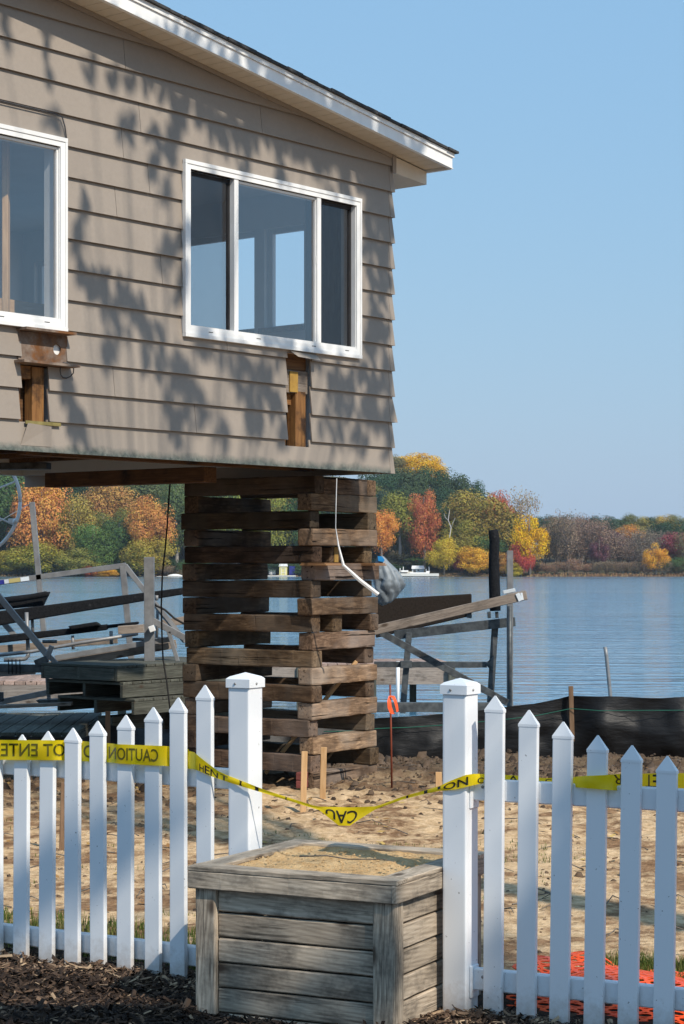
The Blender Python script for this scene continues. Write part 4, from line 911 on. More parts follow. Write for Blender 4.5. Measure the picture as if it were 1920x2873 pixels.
dock((-1.6, 29.2), (1, .10, 0), 3.3, 1.5, P(1160, 1862, 29.3).z, .05, 'brown plank dock reaching into the water right of the cribbing', 'docks', .14, ((2.05, -.06, .95), (3.2, -.05, .55), (2.75, .8, 1.2), (1.0, .0, 1.2)), 'grey_timber', 'deck_red', .26)
# ------------------------------------------------------------------ left boat lift
LF, LB = 20.3, 21.8
bl = empty('boat_lift', P(418, 2010, LF), 'aluminium boat lift frame with black carpeted bunks left of the cribbing', 'boat lift')
al, ca = MT['aluminium'], MT['carpet']
b2('post', (90, 1409, LB), (124, 1780, LB), 15, .05, al, bl); b2('post', (419, 1563, LF), (421, 2010, LF), 28, .09, al, bl); b2('post', (345, 1588, LB), (369, 1850, LB), 17, .06, al, bl)
b2('top_rail', (-60, 1642, LB), (354, 1586, LB), 15, .05, al, bl); b2('brace', (351, 1586, LB), (472, 1742, LB), 14, .05, al, bl); b2('brace', (-30, 1640, LF), (133, 1838, LF), 17, .05, al, bl)
b2('brace', (-40, 1690, LB), (48, 1790, LB), 15, .05, al, bl)
for (x0, x1, m) in ((-20, 12, 'decal_blue'), (12.5, 25, 'decal_white'), (25.5, 57, 'decal_yellow'), (58, 82, 'decal_white')):
    f_ = lambda x: 1642 + (x + 60) / 414 * -56
    M, L = frame(P(x0, f_(x0), LB - .028), P(x1, f_(x1), LB - .028)); ob('decal', boxm(L, .003, .044), M, MT[m], bl)
def bunk(pts, r, mat='carpet'):
    o_ = tube('bunk', [P(*q) for q in pts], [r * .8] + [r] * (len(pts) - 2) + [r * .8], MT[mat], bl, 10); return o_
def bunk_board(a, b, c, d, dep, mat='carpet', parent=None, name='bunk'):
    """board whose face corners are given (px,py,Y): top-left, top-right, bottom-right, bottom-left"""
    q = [P(*z) for z in (a, b, c, d)]; n_ = Vector((0, dep, 0)); V = q + [z + n_ for z in q]; o0 = V[0]
    bm = bmesh.new(); vs2 = [bm.verts.new(v - o0) for v in V]
    for f in ((3, 2, 1, 0), (4, 5, 6, 7), (0, 1, 5, 4), (1, 2, 6, 5), (2, 3, 7, 6), (3, 0, 4, 7)): bm.faces.new([vs2[i] for i in f])
    bmesh.ops.recalc_face_normals(bm, faces=bm.faces); bmesh.ops.bevel(bm, geom=bm.edges[:], offset=.018, segments=3, affect='EDGES', profile=.6)
    m = bpy.data.meshes.new(name); bm.to_mesh(m); bm.free()
    return ob(name, m, T(o0), MT[mat], parent or bl)
bunk_board((-60, 1722, 21), (512, 1649, 21), (514, 1668, 21), (-60, 1765, 21), .14); bunk_board((-60, 1684, 21.6), (139, 1660, 21.6), (120, 1700, 21.6), (-60, 1716, 21.6), .12)
tube('bunk_roll', [P(-40, 1693, 21.5), P(60, 1680, 21.5), P(130, 1667, 21.5), P(138, 1668, 21.5)], [.03, .03, .032, .02], ca, bl, 8)
bunk_board((-60, 1790, 20.8), (300, 1752, 20.8), (300, 1768, 20.8), (-60, 1812, 20.8), .16); bunk_board((190, 1757, 20.7), (268, 1745, 20.7), (282, 1755, 20.7), (200, 1768, 20.7), .16); bunk_board((270, 1757, 20.8), (388, 1744, 20.8), (388, 1752, 20.8), (270, 1768, 20.8), .12)
for (a, b, w_) in (((75, 1718, 20.9), (80, 1838, 20.9), 11), ((91, 1735, 21.1), (93, 1780, 21.1), 9), ((204, 1783, 20.8), (206, 1822, 20.8), 9), ((312, 1770, 20.8), (313, 1808, 20.8), 10), ((440, 1670, 20.9), (440, 1685, 20.9), 10), ((443, 1700, 20.9), (440, 1790, 20.9), 9)):
    tube('bunk_post', [P(*a), P(*b)], w_ / F * 20.9 / 2, al, bl, 8)
tube('bent_pipe', [P(80, 1830, 20.9), P(79, 1840, 20.9), P(72, 1848, 20.9), P(60, 1850, 20.9), P(12, 1852, 20.9)], .021, al, bl, 8)
tube('pipe', [P(-40, 1843, 20.6), P(90, 1828, 20.6), P(230, 1803, 20.6), P(388, 1778, 20.6)], .018, al, bl, 8); tube('pipe', [P(120, 1800, 20.2), P(160, 1800, 20.2)], .017, MT['galv'], bl, 8); tube('pipe', [P(372, 1794, 20.6), P(480, 1792, 20.6)], .017, MT['galv'], bl, 8)
b2('cross_beam', (-60, 1826, 21.2), (330, 1795, 21.2), 20, .06, MT['grey_timber'], bl); b2('cross_beam', (155, 1846, 20.4), (485, 1792, 20.4), 15, .05, al, bl); b2('side_plank', (140, 1868, 20.5), (495, 1806, 20.5), 24, .04, MT['grey_timber'], bl)
b2('carriage_beam', (-60, 1873, 20.1), (132, 1876, 20.1), 22, .05, MT['galv'], bl); b2('carriage_beam', (-60, 1896, 20.15), (100, 1884, 20.15), 14, .04, al, bl)
for x in (24, 34, 45, 56): tube('bolt', [P(x, 1850, 20.05), P(x + 1, 1891, 20.05)], .006, MT['black_plate'], bl, 5)
b2('link_plate', (146, 1812, 20.0), (132, 1848, 20.0), 14, .03, al, bl); b2('link_plate', (128, 1830, 20.02), (165, 1868, 20.02), 13, .03, al, bl)
b2('winch_block', (100, 1862, 20.0), (134, 1848, 20.0), 20, .08, MT['galv'], bl)
b2('timber_pad', (333, 1768, 20.05), (404, 1763, 20.05), 23, .12, MT['grey_timber'], bl)
b2('arm', (430, 1742, 20.3), (520, 1790, 20.3), 18, .05, al, bl); b2('leg', (474, 1772, 20.3), (508, 1885, 20.3), 11, .05, al, bl); b2('arm', (432, 1690, 20.8), (520, 1800, 21), 13, .04, al, bl)
b2('plank', (458, 1750, 21.0), (560, 1733, 21.0), 22, .04, MT['grey_timber'], bl)
b2('pulley', (424, 1756, 20.2), (430, 1772, 20.2), 16, .07, MT['white_paint'], bl)
tube('rope', [P(432, 1692, 20.4), P(440, 1700, 20.4), P(462, 1710, 20.4), P(490, 1735, 20.4), P(520, 1752, 20.4)], .011, MT['black_cable'], bl, 6)
b2('foot_leg', (133, 1900, 20.1), (138, 1963, 20.1), 10, .04, al, bl); bunk_board((98, 1965, 19.9), (182, 1962, 19.9), (170, 1973, 19.9), (110, 1974, 19.9), .25, 'galv', name='foot_pad')
b2('low_rail', (-60, 1982, 19.9), (150, 1940, 19.9), 16, .05, al, bl); b2('low_plank', (-60, 1985, 19.6), (203, 1974, 19.6), 9, .15, MT['grey_timber'], bl); b2('low_block', (-10, 1955, 19.8), (10, 1955, 19.8), 26, .05, MT['galv'], bl)
# wheel of the lift
wc = P(-103, 1409, 19.4); wr = .545
wh = empty('lift_wheel', wc, 'pale round hand wheel of the boat lift at the left edge', 'wheel')
tube('rim', [wc + Vector((wr * math.cos(a), .06 * math.sin(a), wr * math.sin(a))) for a in [2 * math.pi * i / 48 for i in range(49)]], .017, MT['white_paint'], wh, 8)
for a in (.38, -.42, 1.5, 2.8, -1.6, -2.5):
    tube('spoke', [wc, wc + Vector((wr * math.cos(a), .02, wr * math.sin(a)))], .009, MT['white_paint'], wh, 6)
tube('hub', [wc + Vector((0, -.05, 0)), wc + Vector((0, .4, 0))], .05, MT['aluminium'], wh, 12); b2('grip_bracket', (24, 1462, 19.35), (44, 1462, 19.35), 14, .04, MT['white_paint'], wh)
tube('grip', [P(42, 1462, 19.3), P(46, 1463, 19.1)], .022, MT['white_paint'], wh, 10)
tube('wheel_axle', [wc + Vector((0, .3, 0)), wc + Vector((0, 1.2, -.2)), P(-60, 1640, 20.6)], .04, MT['aluminium'], wh, 8)
tube('guy_wire', [P(86, 1412, LB), P(0, 1462, 20.4), P(-60, 1500, 19.6)], .004, MT['aluminium'], bl, 4)
# ------------------------------------------------------------------ right boat lift
RF = 21.5
br = empty('boat_lift', P(1430, 1990, RF), 'dark steel boat lift with black padded post right of the cribbing', 'boat lift')
ga = MT['galv']; bl_keep = bl; bl = br
b2('guide_post', (1431, 1545, RF), (1431, 2010, RF), 17, .06, MT['aluminium'], br); tube('guide_post_lower', [P(1431, 1700, RF - .035), P(1431, 2000, RF - .035)], .022, ga, br, 6)
tube('padded_post', [P(1384, 1486, 21.9), P(1385, 1492, 21.9), P(1388, 1520, 21.9), P(1386, 1560, 21.9), P(1387, 1620, 21.9), P(1389, 1680, 21.9), P(1390, 1714, 21.9)], [.045, .055, .056, .055, .060, .062, .058], MT['carpet'], br, 12)
for x in (1372, 1394): b2('bracket', (x, 1716, 21.9), (x + 1, 1734, 21.9), 9, .04, ga, br)
b2('head_beam', (1108, 1782, 21.9), (1446, 1744, 21.7), 26, .08, ga, br); b2('leg', (1148, 1775, 21.8), (1130, 2000, 21.8), 17, .06, ga, br); b2('leg', (1390, 1745, 21.8), (1374, 2000, 21.8), 18, .06, ga, br)
b2('cross_bar', (1050, 1864, 21.8), (1366, 1865, 21.8), 16, .05, ga, br); bunk_board((1362, 1864, 21.75), (1386, 1838, 21.75), (1384, 1885, 21.75), (1370, 1872, 21.75), .03, 'galv', name='gusset'); b2('collar', (1124, 1864, 21.75), (1156, 1864, 21.75), 20, .09, ga, br)
b2('diagonal_brace', (1070, 1775, 21.4), (1425, 1972, 21.4), 19, .05, ga, br); b2('low_beam', (1040, 1984, 21.0), (1400, 1984, 21.2), 27, .08, ga, br)
bunk_board((1055, 1682, 22.0), (1324, 1666, 22.0), (1324, 1728, 22.0), (1055, 1790, 22.0), .07, 'carpet_brown', name='bunk_board')
b2('clamp', (1310, 1728, 22), (1324, 1730, 22), 10, .05, ga, br)
bl = bl_keep
b2('loose_plank', (1040, 1771, 20.9), (1478, 1669, 20.9), 27, .05, MT['grey_timber'], None, bevel=.006, label='weathered wooden plank tied slanting across the right boat lift', cat='plank')
tl = empty('lashing', P(1455, 1675, 20.8), 'pale plastic lashing wrapped round the plank end and post', 'lashing')
b2('wrap', (1452, 1665, 20.865), (1461, 1686, 20.865), 12, .012, MT['decal_white'], tl); b2('wrap', (1463, 1663, 20.865), (1467, 1684, 20.865), 6, .01, MT['decal_white'], tl); b2('tail', (1412, 1662, 20.9), (1446, 1655, 20.9), 10, .03, MT['decal_white'], tl)
# tarp bundle hanging on the lift
tb = empty('tarp_bundle', P(1090, 1690, 20.6), 'crumpled grey blue tarp hanging beside the cribbing', 'tarp')
prof = [(1562, 1068, 9), (1578, 1073, 20), (1600, 1083, 33), (1625, 1090, 42), (1640, 1094, 43), (1660, 1090, 37), (1680, 1083, 27), (1692, 1078, 16), (1697, 1076, 5)]
V = []; n = 48; rows_ = 40
for j in range(rows_ + 1):
    f = j / rows_ * (len(prof) - 1); a_ = min(int(f), len(prof) - 2); t = f - a_; py, cx, r = (prof[a_][q] + (prof[a_ + 1][q] - prof[a_][q]) * t for q in range(3))
    c_ = P(cx, py, 20.6); r = r / F * 20.6; g_ = j / rows_
    for k in range(n):
        a = 2 * math.pi * k / n
        fold = abs(math.sin(3.5 * a + 1.6 * math.sin(g_ * 5) + 3 * noise.noise(Vector((a * .6, g_ * 3, 1))))) ** .6; rg_ = 1 - 2 * abs(noise.noise(Vector((math.cos(a) * 2.2, math.sin(a) * 2.2, g_ * 6))))
        rr = r * (.74 + .26 * fold + .09 * rg_ * math.sin(math.pi * g_))
        V.append(c_ + Vector((math.cos(a) * rr, math.sin(a) * rr * .7, .02 * noise.noise(Vector((a, g_ * 8, 3))))))
Fc = [(j * n + k, j * n + (k + 1) % n, (j + 1) * n + (k + 1) % n, (j + 1) * n + k) for j in range(rows_) for k in range(n)] + [tuple(range(n - 1, -1, -1))]
m_ = mesh('tarp', [v - V[0] for v in V], Fc, True); ob('sheet', m_, T(V[0]), MT['tarp'], tb)
V = [P(x, y, 20.52) for x, y in ((1060, 1560), (1072, 1561), (1080, 1571), (1076, 1577), (1062, 1574))]; V2 = [v + Vector((0, .1, 0)) for v in V]
ob('blue_corner', mesh('blue_corner', [v - V[0] for v in V + V2], [(4, 3, 2, 1, 0), (5, 6, 7, 8, 9), (0, 1, 6, 5), (1, 2, 7, 6), (2, 3, 8, 7), (3, 4, 9, 8)]), T(V[0]), MT['blue_tarp'], tb)
tube('mooring_pole', [P(1117, 1855, 24), P(1116, 2010, 24)], .022, MT['white_paint'], label='thin white pole standing in the water left of the right gate post', cat='pole')
tube('mooring_pole', [P(1698, 1815, 24), P(1702, 1840, 24), P(1713, 1952, 24), P(1720, 2020, 24)], .023, MT['aluminium'], label='thin grey pole leaning out of the water beyond the silt fence', cat='pole')
# ------------------------------------------------------------------ far shore: trees one by one
def set_tone(m, tones):
    a = m.attributes.new('tone', 'FLOAT', 'FACE'); a.data.foreach_set('value', tones)
def crown_mesh(seed, nl, nleaf, size, lobe=(.12, .2), egg=0.0, fill=.25):
    """unit crown: height 1 from z=0, radius .5"""
    r = random.Random(seed); lobes = []
    while len(lobes) < nl:
        x, y, z = r.uniform(-1, 1), r.uniform(-1, 1), r.uniform(-1, 1)
        if x * x + y * y + z * z > 1: continue
        k = (1 - egg * z) if egg else 1
        d = math.sqrt(x * x + y * y + z * z)
        if d < .45 and r.random() < .7: continue
        lobes.append((Vector((x * .36 * k, y * .36 * k, .5 + z * .38)), r.uniform(*lobe), r.uniform(-.15, .15)))
    V, Fc, tn = [], [], []
    for i in range(nleaf):
        c, R_, lt = lobes[i % nl]
        while True:
            d = Vector((r.gauss(0, 1), r.gauss(0, 1), r.gauss(0, 1))).normalized()
            if d.z > -.55 or r.random() < .25: break
        p = c + d * R_ * (1 - fill * r.random() ** 2) * Vector((1, 1, .8)).length / 1.62
        nrm = (d + Vector((r.uniform(-1, 1), r.uniform(-1, 1), r.uniform(-.6, 1))) * .42).normalized()
        a = nrm.cross(Vector((r.uniform(-1, 1), r.uniform(-1, 1), r.uniform(-1, 1)))).normalized(); b = nrm.cross(a); s_ = size * r.uniform(.6, 1.3)
        k = len(V); V += [p + a * s_, p + b * s_ * .7, p - a * s_, p - b * s_ * .7]; Fc.append((k, k + 1, k + 2, k + 3)); tn.append(min(1, max(0, .5 + lt + r.uniform(-.35, .35))))
    m = mesh('crown', V, Fc); set_tone(m, tn); m.materials.append(MT['far_leaf']); return m
CROWNS = [crown_mesh(s_, 54, 13000, .0135, (.10, .19), .12) for s_ in range(5)]
TALL = [crown_mesh(20 + s_, 36, 7500, .0135, (.09, .16), .25) for s_ in range(2)]
def twig_mesh(seed, nleaf=1500):
    """thin autumn crown: branches and sparse leaves"""
    r = random.Random(seed); parts = []; tips = []
    for k in range(9):
        a = r.uniform(0, 6.28); p = [Vector((0, 0, 0))]; d = Vector((math.cos(a) * r.uniform(.1, .45), math.sin(a) * r.uniform(.1, .45), 1))
        for i in range(5):
            d = d + Vector((r.uniform(-.2, .2), r.uniform(-.2, .2), 0)); p.append(p[-1] + d.normalized() * .19)
        parts.append(sweep(p, [.012, .010, .008, .006, .004, .002], 4, False)); tips += p[2:]
        for i in range(2, 6):
            for q in range(3):
                e = p[i] + Vector((r.uniform(-.22, .22), r.uniform(-.22, .22), r.uniform(.02, .2))); parts.append(sweep([p[i], e], [.004, .0015], 3, False)); tips.append(e); tips.append((p[i] + e) / 2)
    bv, bf = joinvf(parts); V, Fc, tn = [], [], []
    for i in range(nleaf):
        c = tips[i % len(tips)]; p = c + Vector((r.gauss(0, .05), r.gauss(0, .05), r.gauss(0, .05)))
        a = Vector((r.uniform(-1, 1), r.uniform(-1, 1), r.uniform(-1, 1))).normalized(); b = a.cross(Vector((r.uniform(-1, 1), r.uniform(-1, 1), r.uniform(-1, 1)))).normalized(); s_ = r.uniform(.010, .020)
        k = len(V); V += [p + a * s_, p + b * s_ * .7, p - a * s_, p - b * s_ * .7]; Fc.append((k, k + 1, k + 2, k + 3)); tn.append(r.random())
    m = mesh('crown', V, Fc); set_tone(m, tn); m.materials.append(MT['far_leaf'])
    tm = mesh('branches', bv, bf); tm.materials.append(MT['bark']); return m, tm
TWIG = [twig_mesh(50 + k, 2600) for k in range(3)]
tv, tf = sweep([(0, 0, -.05), (.01, 0, .3), (-.01, .01, .65), (0, 0, 1)], [.036, .027, .02, .008], 6)
TRUNK = mesh('trunk', tv, tf, True); TRUNK.materials.append(MT['bark'])
TRUNKP = TRUNK.copy(); TRUNKP.materials.clear(); TRUNKP.materials.append(MT['pale_bark'])
rt = random.Random(77)
def tree(label, px, ytop, wpx, Y, col, kind='c', base=.12, pale=False, group=None, name='tree'):
    X = (px - CX) / F * Y; zg = far_z(X, Y); zt = CH - (ytop - HZ) / F * Y; h = max(zt - zg, 3.0); wd = wpx * 1.28 / F * Y
    e = empty(name, (X, Y, zg), label, 'tree' if name == 'tree' else 'shrub', group)
    rot = Matrix.Rotation(rt.uniform(0, 6.28), 4, 'Z')
    if kind == 't':
        cm, bm_ = rt.choice(TWIG); Mx = T(X, Y, zg) @ rot @ Matrix.Diagonal((wd / .95, wd / .95, h / 1.02, 1))
        c = ob('crown', cm, Mx, None, e); ob('trunk', bm_, Mx, None, e)
    else:
        ob('trunk', TRUNKP if pale else TRUNK, T(X, Y, zg) @ Matrix.Diagonal((h * .7, h * .7, h * .85, 1)), None, e)
        cm = rt.choice(CROWNS if kind == 'c' else TALL)
        c = ob('crown', cm, T(X, Y, zg + h * base) @ rot @ Matrix.Diagonal((wd / .92, wd / .92, h * (1 - base), 1)), None, e)
    k_ = min(1.45, .74 / max(col)); c.color = (*[q * k_ for q in col], 1); return e
GD, GM, GO, GY = (.028, .058, .026), (.055, .095, .028), (.12, .115, .028), (.17, .17, .035)
OR, OB, YE, YO, RD, RB, BR, PU, PR = (.44, .185, .05), (.31, .165, .05), (.66, .38, .02), (.56, .29, .03), (.42, .085, .035), (.30, .085, .035), (.23, .15, .09), (.105, .045, .06), (.20, .045, .05)
# front row, left part seen under the house
tree('dark green tree with pointed top at the far left edge under the house', 20, 1300, 170, 668, GM, 'c', .1)
tree('tall tree with yellow top and orange middle at the left under the house', 118, 1338, 165, 655, OR, 'c', .05)
tree('yellow crown directly above the orange tree at the left', 112, 1325, 95, 662, YO, 'c', .55)
tree('green gold lower tree at the foot of the orange tree on the left', 105, 1510, 150, 649, (.22, .19, .03), 'c', .0)
tree('olive yellow tree between the two orange trees on the left', 205, 1380, 130, 657, (.26, .19, .045), 'c', .05)
tree('dark green tree high behind the olive yellow tree', 205, 1322, 130, 700, GD, 'c', .1)
tree('orange brown tree just under the dark lifting beam', 300, 1330, 150, 690, OB, 'c', .1)
tree('bright green tree low in the middle of the left shore', 262, 1455, 120, 652, (.075, .125, .03), 'c', .0)
tree('dark green tree left of the round orange maple', 335, 1440, 110, 656, GM, 'c', .0)
tree('olive shrubby tree at the waterline under the left lift rail', 215, 1530, 130, 648, (.17, .16, .035), 'c', .0)
tree('round orange maple left of the black hanging cable', 415, 1385, 125, 653, (.41, .18, .05), 'c', .22)
tree('gold green lower tree under the round orange maple', 420, 1495, 130, 649, (.28, .21, .035), 'c', .0)
tree('green tree against the left side of the cribbing', 495, 1335, 120, 664, (.075, .105, .035), 'c', .12, True)
tree('dark tree high above the round orange maple', 400, 1318, 150, 706, (.09, .11, .04), 'c', .1)
tree('red leaved bush at the waterline under the left lift rail', 250, 1583, 45, 646, RD, 'c', .0, name='shrub')
tree('yellow bush at the waterline beside the red one', 296, 1592, 60, 646, YO, 'c', .0, name='shrub')
tree('yellow green bush at the left edge of the far waterline', 15, 1540, 90, 647, (.28, .22, .03), 'c', .0, name='shrub')
tree('brown bush on the shore near the white canoe', 470, 1590, 50, 648, BR, 't', .0, name='shrub')
# seen through the cribbing
for i, (x, t_, c_, l_) in enumerate(((570, 1360, GM, 'left'), (660, 1350, (.14, .16, .03), 'middle'), (760, 1345, (.20, .20, .035), 'middle right'), (850, 1350, GM, 'right'), (960, 1330, GD, 'rightmost'))):
    tree(f'yellow green tree seen through the gaps of the cribbing, {l_} one', x, t_, 120, 668, c_, 'c', .1, group='trees behind the cribbing')
# right hill
tree('bright yellow tree on the top of the hill above the red maple', 1172, 1262, 125, 770, YE, 'c', .4)
tree('smaller yellow tree on the hilltop at the right of the big one', 1222, 1290, 60, 768, YE, 'c', .4)
tree('grey olive tree on the hilltop beside the house corner', 1108, 1272, 80, 765, (.15, .13, .06), 'c', .3)
for i, (x, t_, w_, Yd, l_) in enumerate(((1075, 1300, 130, 735, 'leftmost'), (1150, 1305, 130, 738, 'second'), (1215, 1300, 130, 742, 'third'), (1275, 1318, 120, 738, 'fourth'), (1325, 1335, 90, 734, 'rightmost'))):
    tree(f'dark green tree on the hill crest, {l_} from the left', x, t_, w_, Yd, (.036 + .01 * (i % 2), .068, .03), 'c', .1, group='dark green trees on the hill crest')
tree('blue green dark tree beside the crib corner on the hill', 1085, 1365, 90, 690, (.03, .055, .035), 'c', .1)
tree('green gold tree with a pale trunk left of the red maple', 1122, 1372, 125, 668, (.17, .165, .03), 'c', .25, True)
tree('tall red orange maple on the hillside', 1190, 1358, 84, 664, (.37, .11, .045), 'c', .1)
tree('orange maple beside the tarp and cribbing', 1070, 1420, 90, 656, (.58, .23, .05), 'c', .28)
tree('dark green tree behind and right of the red maple', 1240, 1395, 110, 690, GD, 'c', .1)
tree('huge olive bronze tree in the middle of the right hillside', 1335, 1356, 200, 668, (.20, .145, .03), 'c', .12)
tree('second olive tree below the huge bronze one', 1295, 1440, 120, 660, (.19, .165, .03), 'c', .1)
tree('red edged tree on the right slope of the hill', 1392, 1362, 90, 690, (.36, .085, .03), 'c', .1)
tree('rust red tree lower on the right slope of the hill', 1420, 1395, 70, 680, RB, 'c', .1)
tree('green tree under the huge bronze one near the padded post', 1375, 1490, 90, 655, GM, 'c', .0)
tree('yellow green tree at the waterline right of the boathouse', 1246, 1500, 78, 649, (.40, .28, .03), 'c', .02)
tree('orange gold tree at the waterline left of the padded post', 1328, 1530, 88, 648, (.52, .27, .03), 'c', .02)
tree('small crimson shrub between the two golden shore trees', 1288, 1545, 35, 651, PR, 'c', .0, name='shrub')
tree('brown orange tree between the padded post and the grey lift post', 1415, 1545, 70, 649, (.32, .15, .04), 'c', .0)
tree('thin tan tree behind the bright yellow shore tree', 1455, 1395, 80, 690, (.30, .20, .10), 't', .0)
tree('bright yellow tree at the right foot of the hill', 1486, 1418, 100, 650, (.76, .42, .012), 'e', .02)
tree('crimson tree left of the bright yellow shore tree', 1462, 1512, 62, 647, (.36, .05, .04), 'c', .0)
tree('golden green bush right of the grey lift post', 1440, 1575, 50, 646, (.36, .27, .03), 'c', .0, name='shrub')
# dead white branches
dv = [P(1262, 1505, 656), P(1266, 1480, 656), P(1258, 1460, 656), P(1262, 1430, 656)]
de = empty('bare_tree', dv[0], 'bare white branching trunk showing on the right hillside', 'tree')
tube('trunk', [P(1262, 1600, 656)] + dv, [.2, .18, .17, .13, .06], MT['pale_bark'], de, 6); tube('branch', [dv[1], P(1272, 1465, 656), P(1278, 1452, 656)], [.12, .09, .04], MT['pale_bark'], de, 5); tube('branch', [dv[2], P(1250, 1452, 656), P(1246, 1440, 656)], [.11, .08, .04], MT['pale_bark'], de, 5)
# low wood along the right
WORDS = ['leftmost', 'second', 'third', 'fourth', 'fifth', 'sixth', 'seventh', 'eighth', 'ninth', 'tenth', 'eleventh', 'twelfth', 'thirteenth', 'rightmost']
sk = [(1520, 1442, GD), (1545, 1445, BR), (1575, 1440, (.10, .09, .045)), (1610, 1447, (.17, .095, .06)), (1655, 1440, (.035, .06, .035)), (1675, 1448, GD), (1712, 1440, (.05, .075, .045)), (1735, 1450, GM), (1772, 1437, (.12, .125, .045)), (1800, 1442, (.26, .21, .06)), (1825, 1447, GD), (1862, 1440, (.33, .22, .05)), (1900, 1436, (.13, .13, .05)), (1950, 1440, GM)]
for i, (x, t_, c_) in enumerate(sk):
    tree(f'tree on the low skyline across the lake, {WORDS[i]} from the yellow tree', x, t_, 75, 790, c_, 'c', .1, group='trees on the low skyline')
sb = [(1530, 1478, BR), (1560, 1465, (.17, .13, .085)), (1595, 1452, (.20, .14, .10)), (1632, 1458, (.21, .135, .10)), (1665, 1462, (.20, .13, .10)), (1700, 1475, (.22, .14, .105)), (1735, 1495, (.19, .13, .10)), (1775, 1500, (.20, .14, .11)), (1810, 1490, (.15, .12, .09)), (1880, 1520, (.16, .125, .06)), (1930, 1500, (.13, .11, .05))]
for i, (x, t_, c_) in enumerate(sb):
    tree(f'half bare brown tree on the right shore, {WORDS[i]} from the yellow tree', x, t_, 80, 690 - (i % 3) * 8, c_, 't', .0, group='half bare brown trees')
    tree(f'thick brown grey tree behind the bare ones, {WORDS[i]} from the yellow tree', x + 12, t_ + 8, 85, 715, tuple(q * .8 for q in c_), 'c', .0, group='brown grey trees behind the bare ones')
tree('dark purple tree among the bare trees on the right shore', 1682, 1498, 50, 672, PU, 'e', .12)
tree('orange capped tree behind the bare trees on the right', 1762, 1465, 85, 725, (.40, .18, .04), 'c', .3)
tree('small purple crown right of the dark purple tree', 1728, 1486, 40, 700, PU, 'c', .4)
tree('orange gold tree standing alone on the right shore', 1840, 1516, 66, 660, (.54, .25, .03), 'e', .05)
tree('wine red tree at the right edge of the far shore', 1902, 1486, 100, 690, (.20, .045, .06), 'c', .3)
tree('dark green tree right of the lone orange tree', 1895, 1560, 80, 664, GM, 'c', .0)
tree('dark green tree behind the wine red tree', 1878, 1455, 110, 740, GD, 'c', .1)
for i in range(16):                                             # scrub at the waterline
    x = 1505 + i * 28; tree(f'low reddish brown scrub on the right waterline, number {i + 1} from the left', x, 1578 + rt.uniform(-8, 8), 55, 662 + rt.uniform(-3, 4), (.22 + rt.uniform(-.04, .06), .14, .09), 't', 0, group='brown scrub on the right shore', name='shrub')
NTH_ = 'first second third fourth fifth sixth seventh eighth ninth tenth eleventh twelfth thirteenth fourteenth fifteenth sixteenth'.split()
for o_ in COL.objects:
    if o_.get('group') == 'brown scrub on the right shore': o_['label'] = f'low reddish brown scrub on the far right waterline, {NTH_.pop(0)} from the left'
NTH = 'first second third fourth fifth sixth seventh eighth ninth tenth eleventh twelfth thirteenth fourteenth fifteenth sixteenth seventeenth eighteenth nineteenth twentieth'.split()
rf = random.Random(3)
for (a, b, Yd, t0, t1, cols, lab) in ((-60, 500, 745, 1285, 1318, (GD, GM, (.07, .085, .03)), 'dark green tree along the ridge above the left shore'), (-60, 1080, 715, 1330, 1370, (GM, GD, GO, OB), 'mixed green and bronze tree halfway up the left hillside'), (-60, 1060, 680, 1400, 1450, (GM, GO, GD, (.10, .12, .03)), 'green tree low on the left hillside'), (1060, 1340, 716, 1330, 1372, (GD, GM, (.05, .075, .03)), 'green tree halfway up the right hillside'), (1060, 1460, 684, 1410, 1470, (GM, GO, (.15, .13, .03), GD), 'green tree low on the right hillside'), (1350, 1480, 720, 1405, 1450, (RB, GO, BR), 'rusty tree behind the right foot of the hill'), (-40, 1080, 657, 1555, 1590, (GD, GM, GO), 'dark undergrowth bush on the left far shore'), (1050, 1500, 668, 1545, 1585, (GD, GM, (.05, .05, .03)), 'dark undergrowth bush on the right far shore')):
    x = a; n_ = 0
    while x < b:
        t_ = t0 + (t1 - t0) * (x - a) / (b - a) if Yd > 700 and a > 1000 else rf.uniform(t0, t1); wd = rf.uniform(85, 125)
        n_ += 1; tree(f'{lab}, {NTH[n_ - 1]} from the left', x, t_, wd, Yd + rf.uniform(-8, 8), rf.choice(cols), 'c', .05, group=lab.replace('tree', 'trees').replace('bush', 'bushes'), name='shrub' if 'bush' in lab else 'tree'); x += wd * rf.uniform(.55, .8)
rr_ = random.Random(12); V, Fc, tn = [], [], []
for i in range(2600):                                           # reeds along the water
    x = rr_.uniform(-125, 150); y = shore_y(x) + rr_.uniform(.5, 5); z = far_z(x, y) - .1; h = rr_.uniform(.3, 1.0) * (1.1 if x > 60 else .45); k = len(V); dx = rr_.uniform(-.4, .4)
    V += [(x - .3, y, z), (x + .3, y, z), (x + dx + .15, y, z + h), (x + dx - .15, y, z + h)]; Fc.append((k, k + 1, k + 2, k + 3)); tn.append(rr_.random())
m_ = mesh('shore_reeds', V, Fc); set_tone(m_, tn)
ob('shore_reeds', m_, None, attr_mat('reeds', [(0, (.07, .045, .03)), (.6, (.18, .10, .055)), (1, (.28, .19, .09))]), label='strip of tan and rust reeds along the far waterline', cat='reeds', kind='stuff')
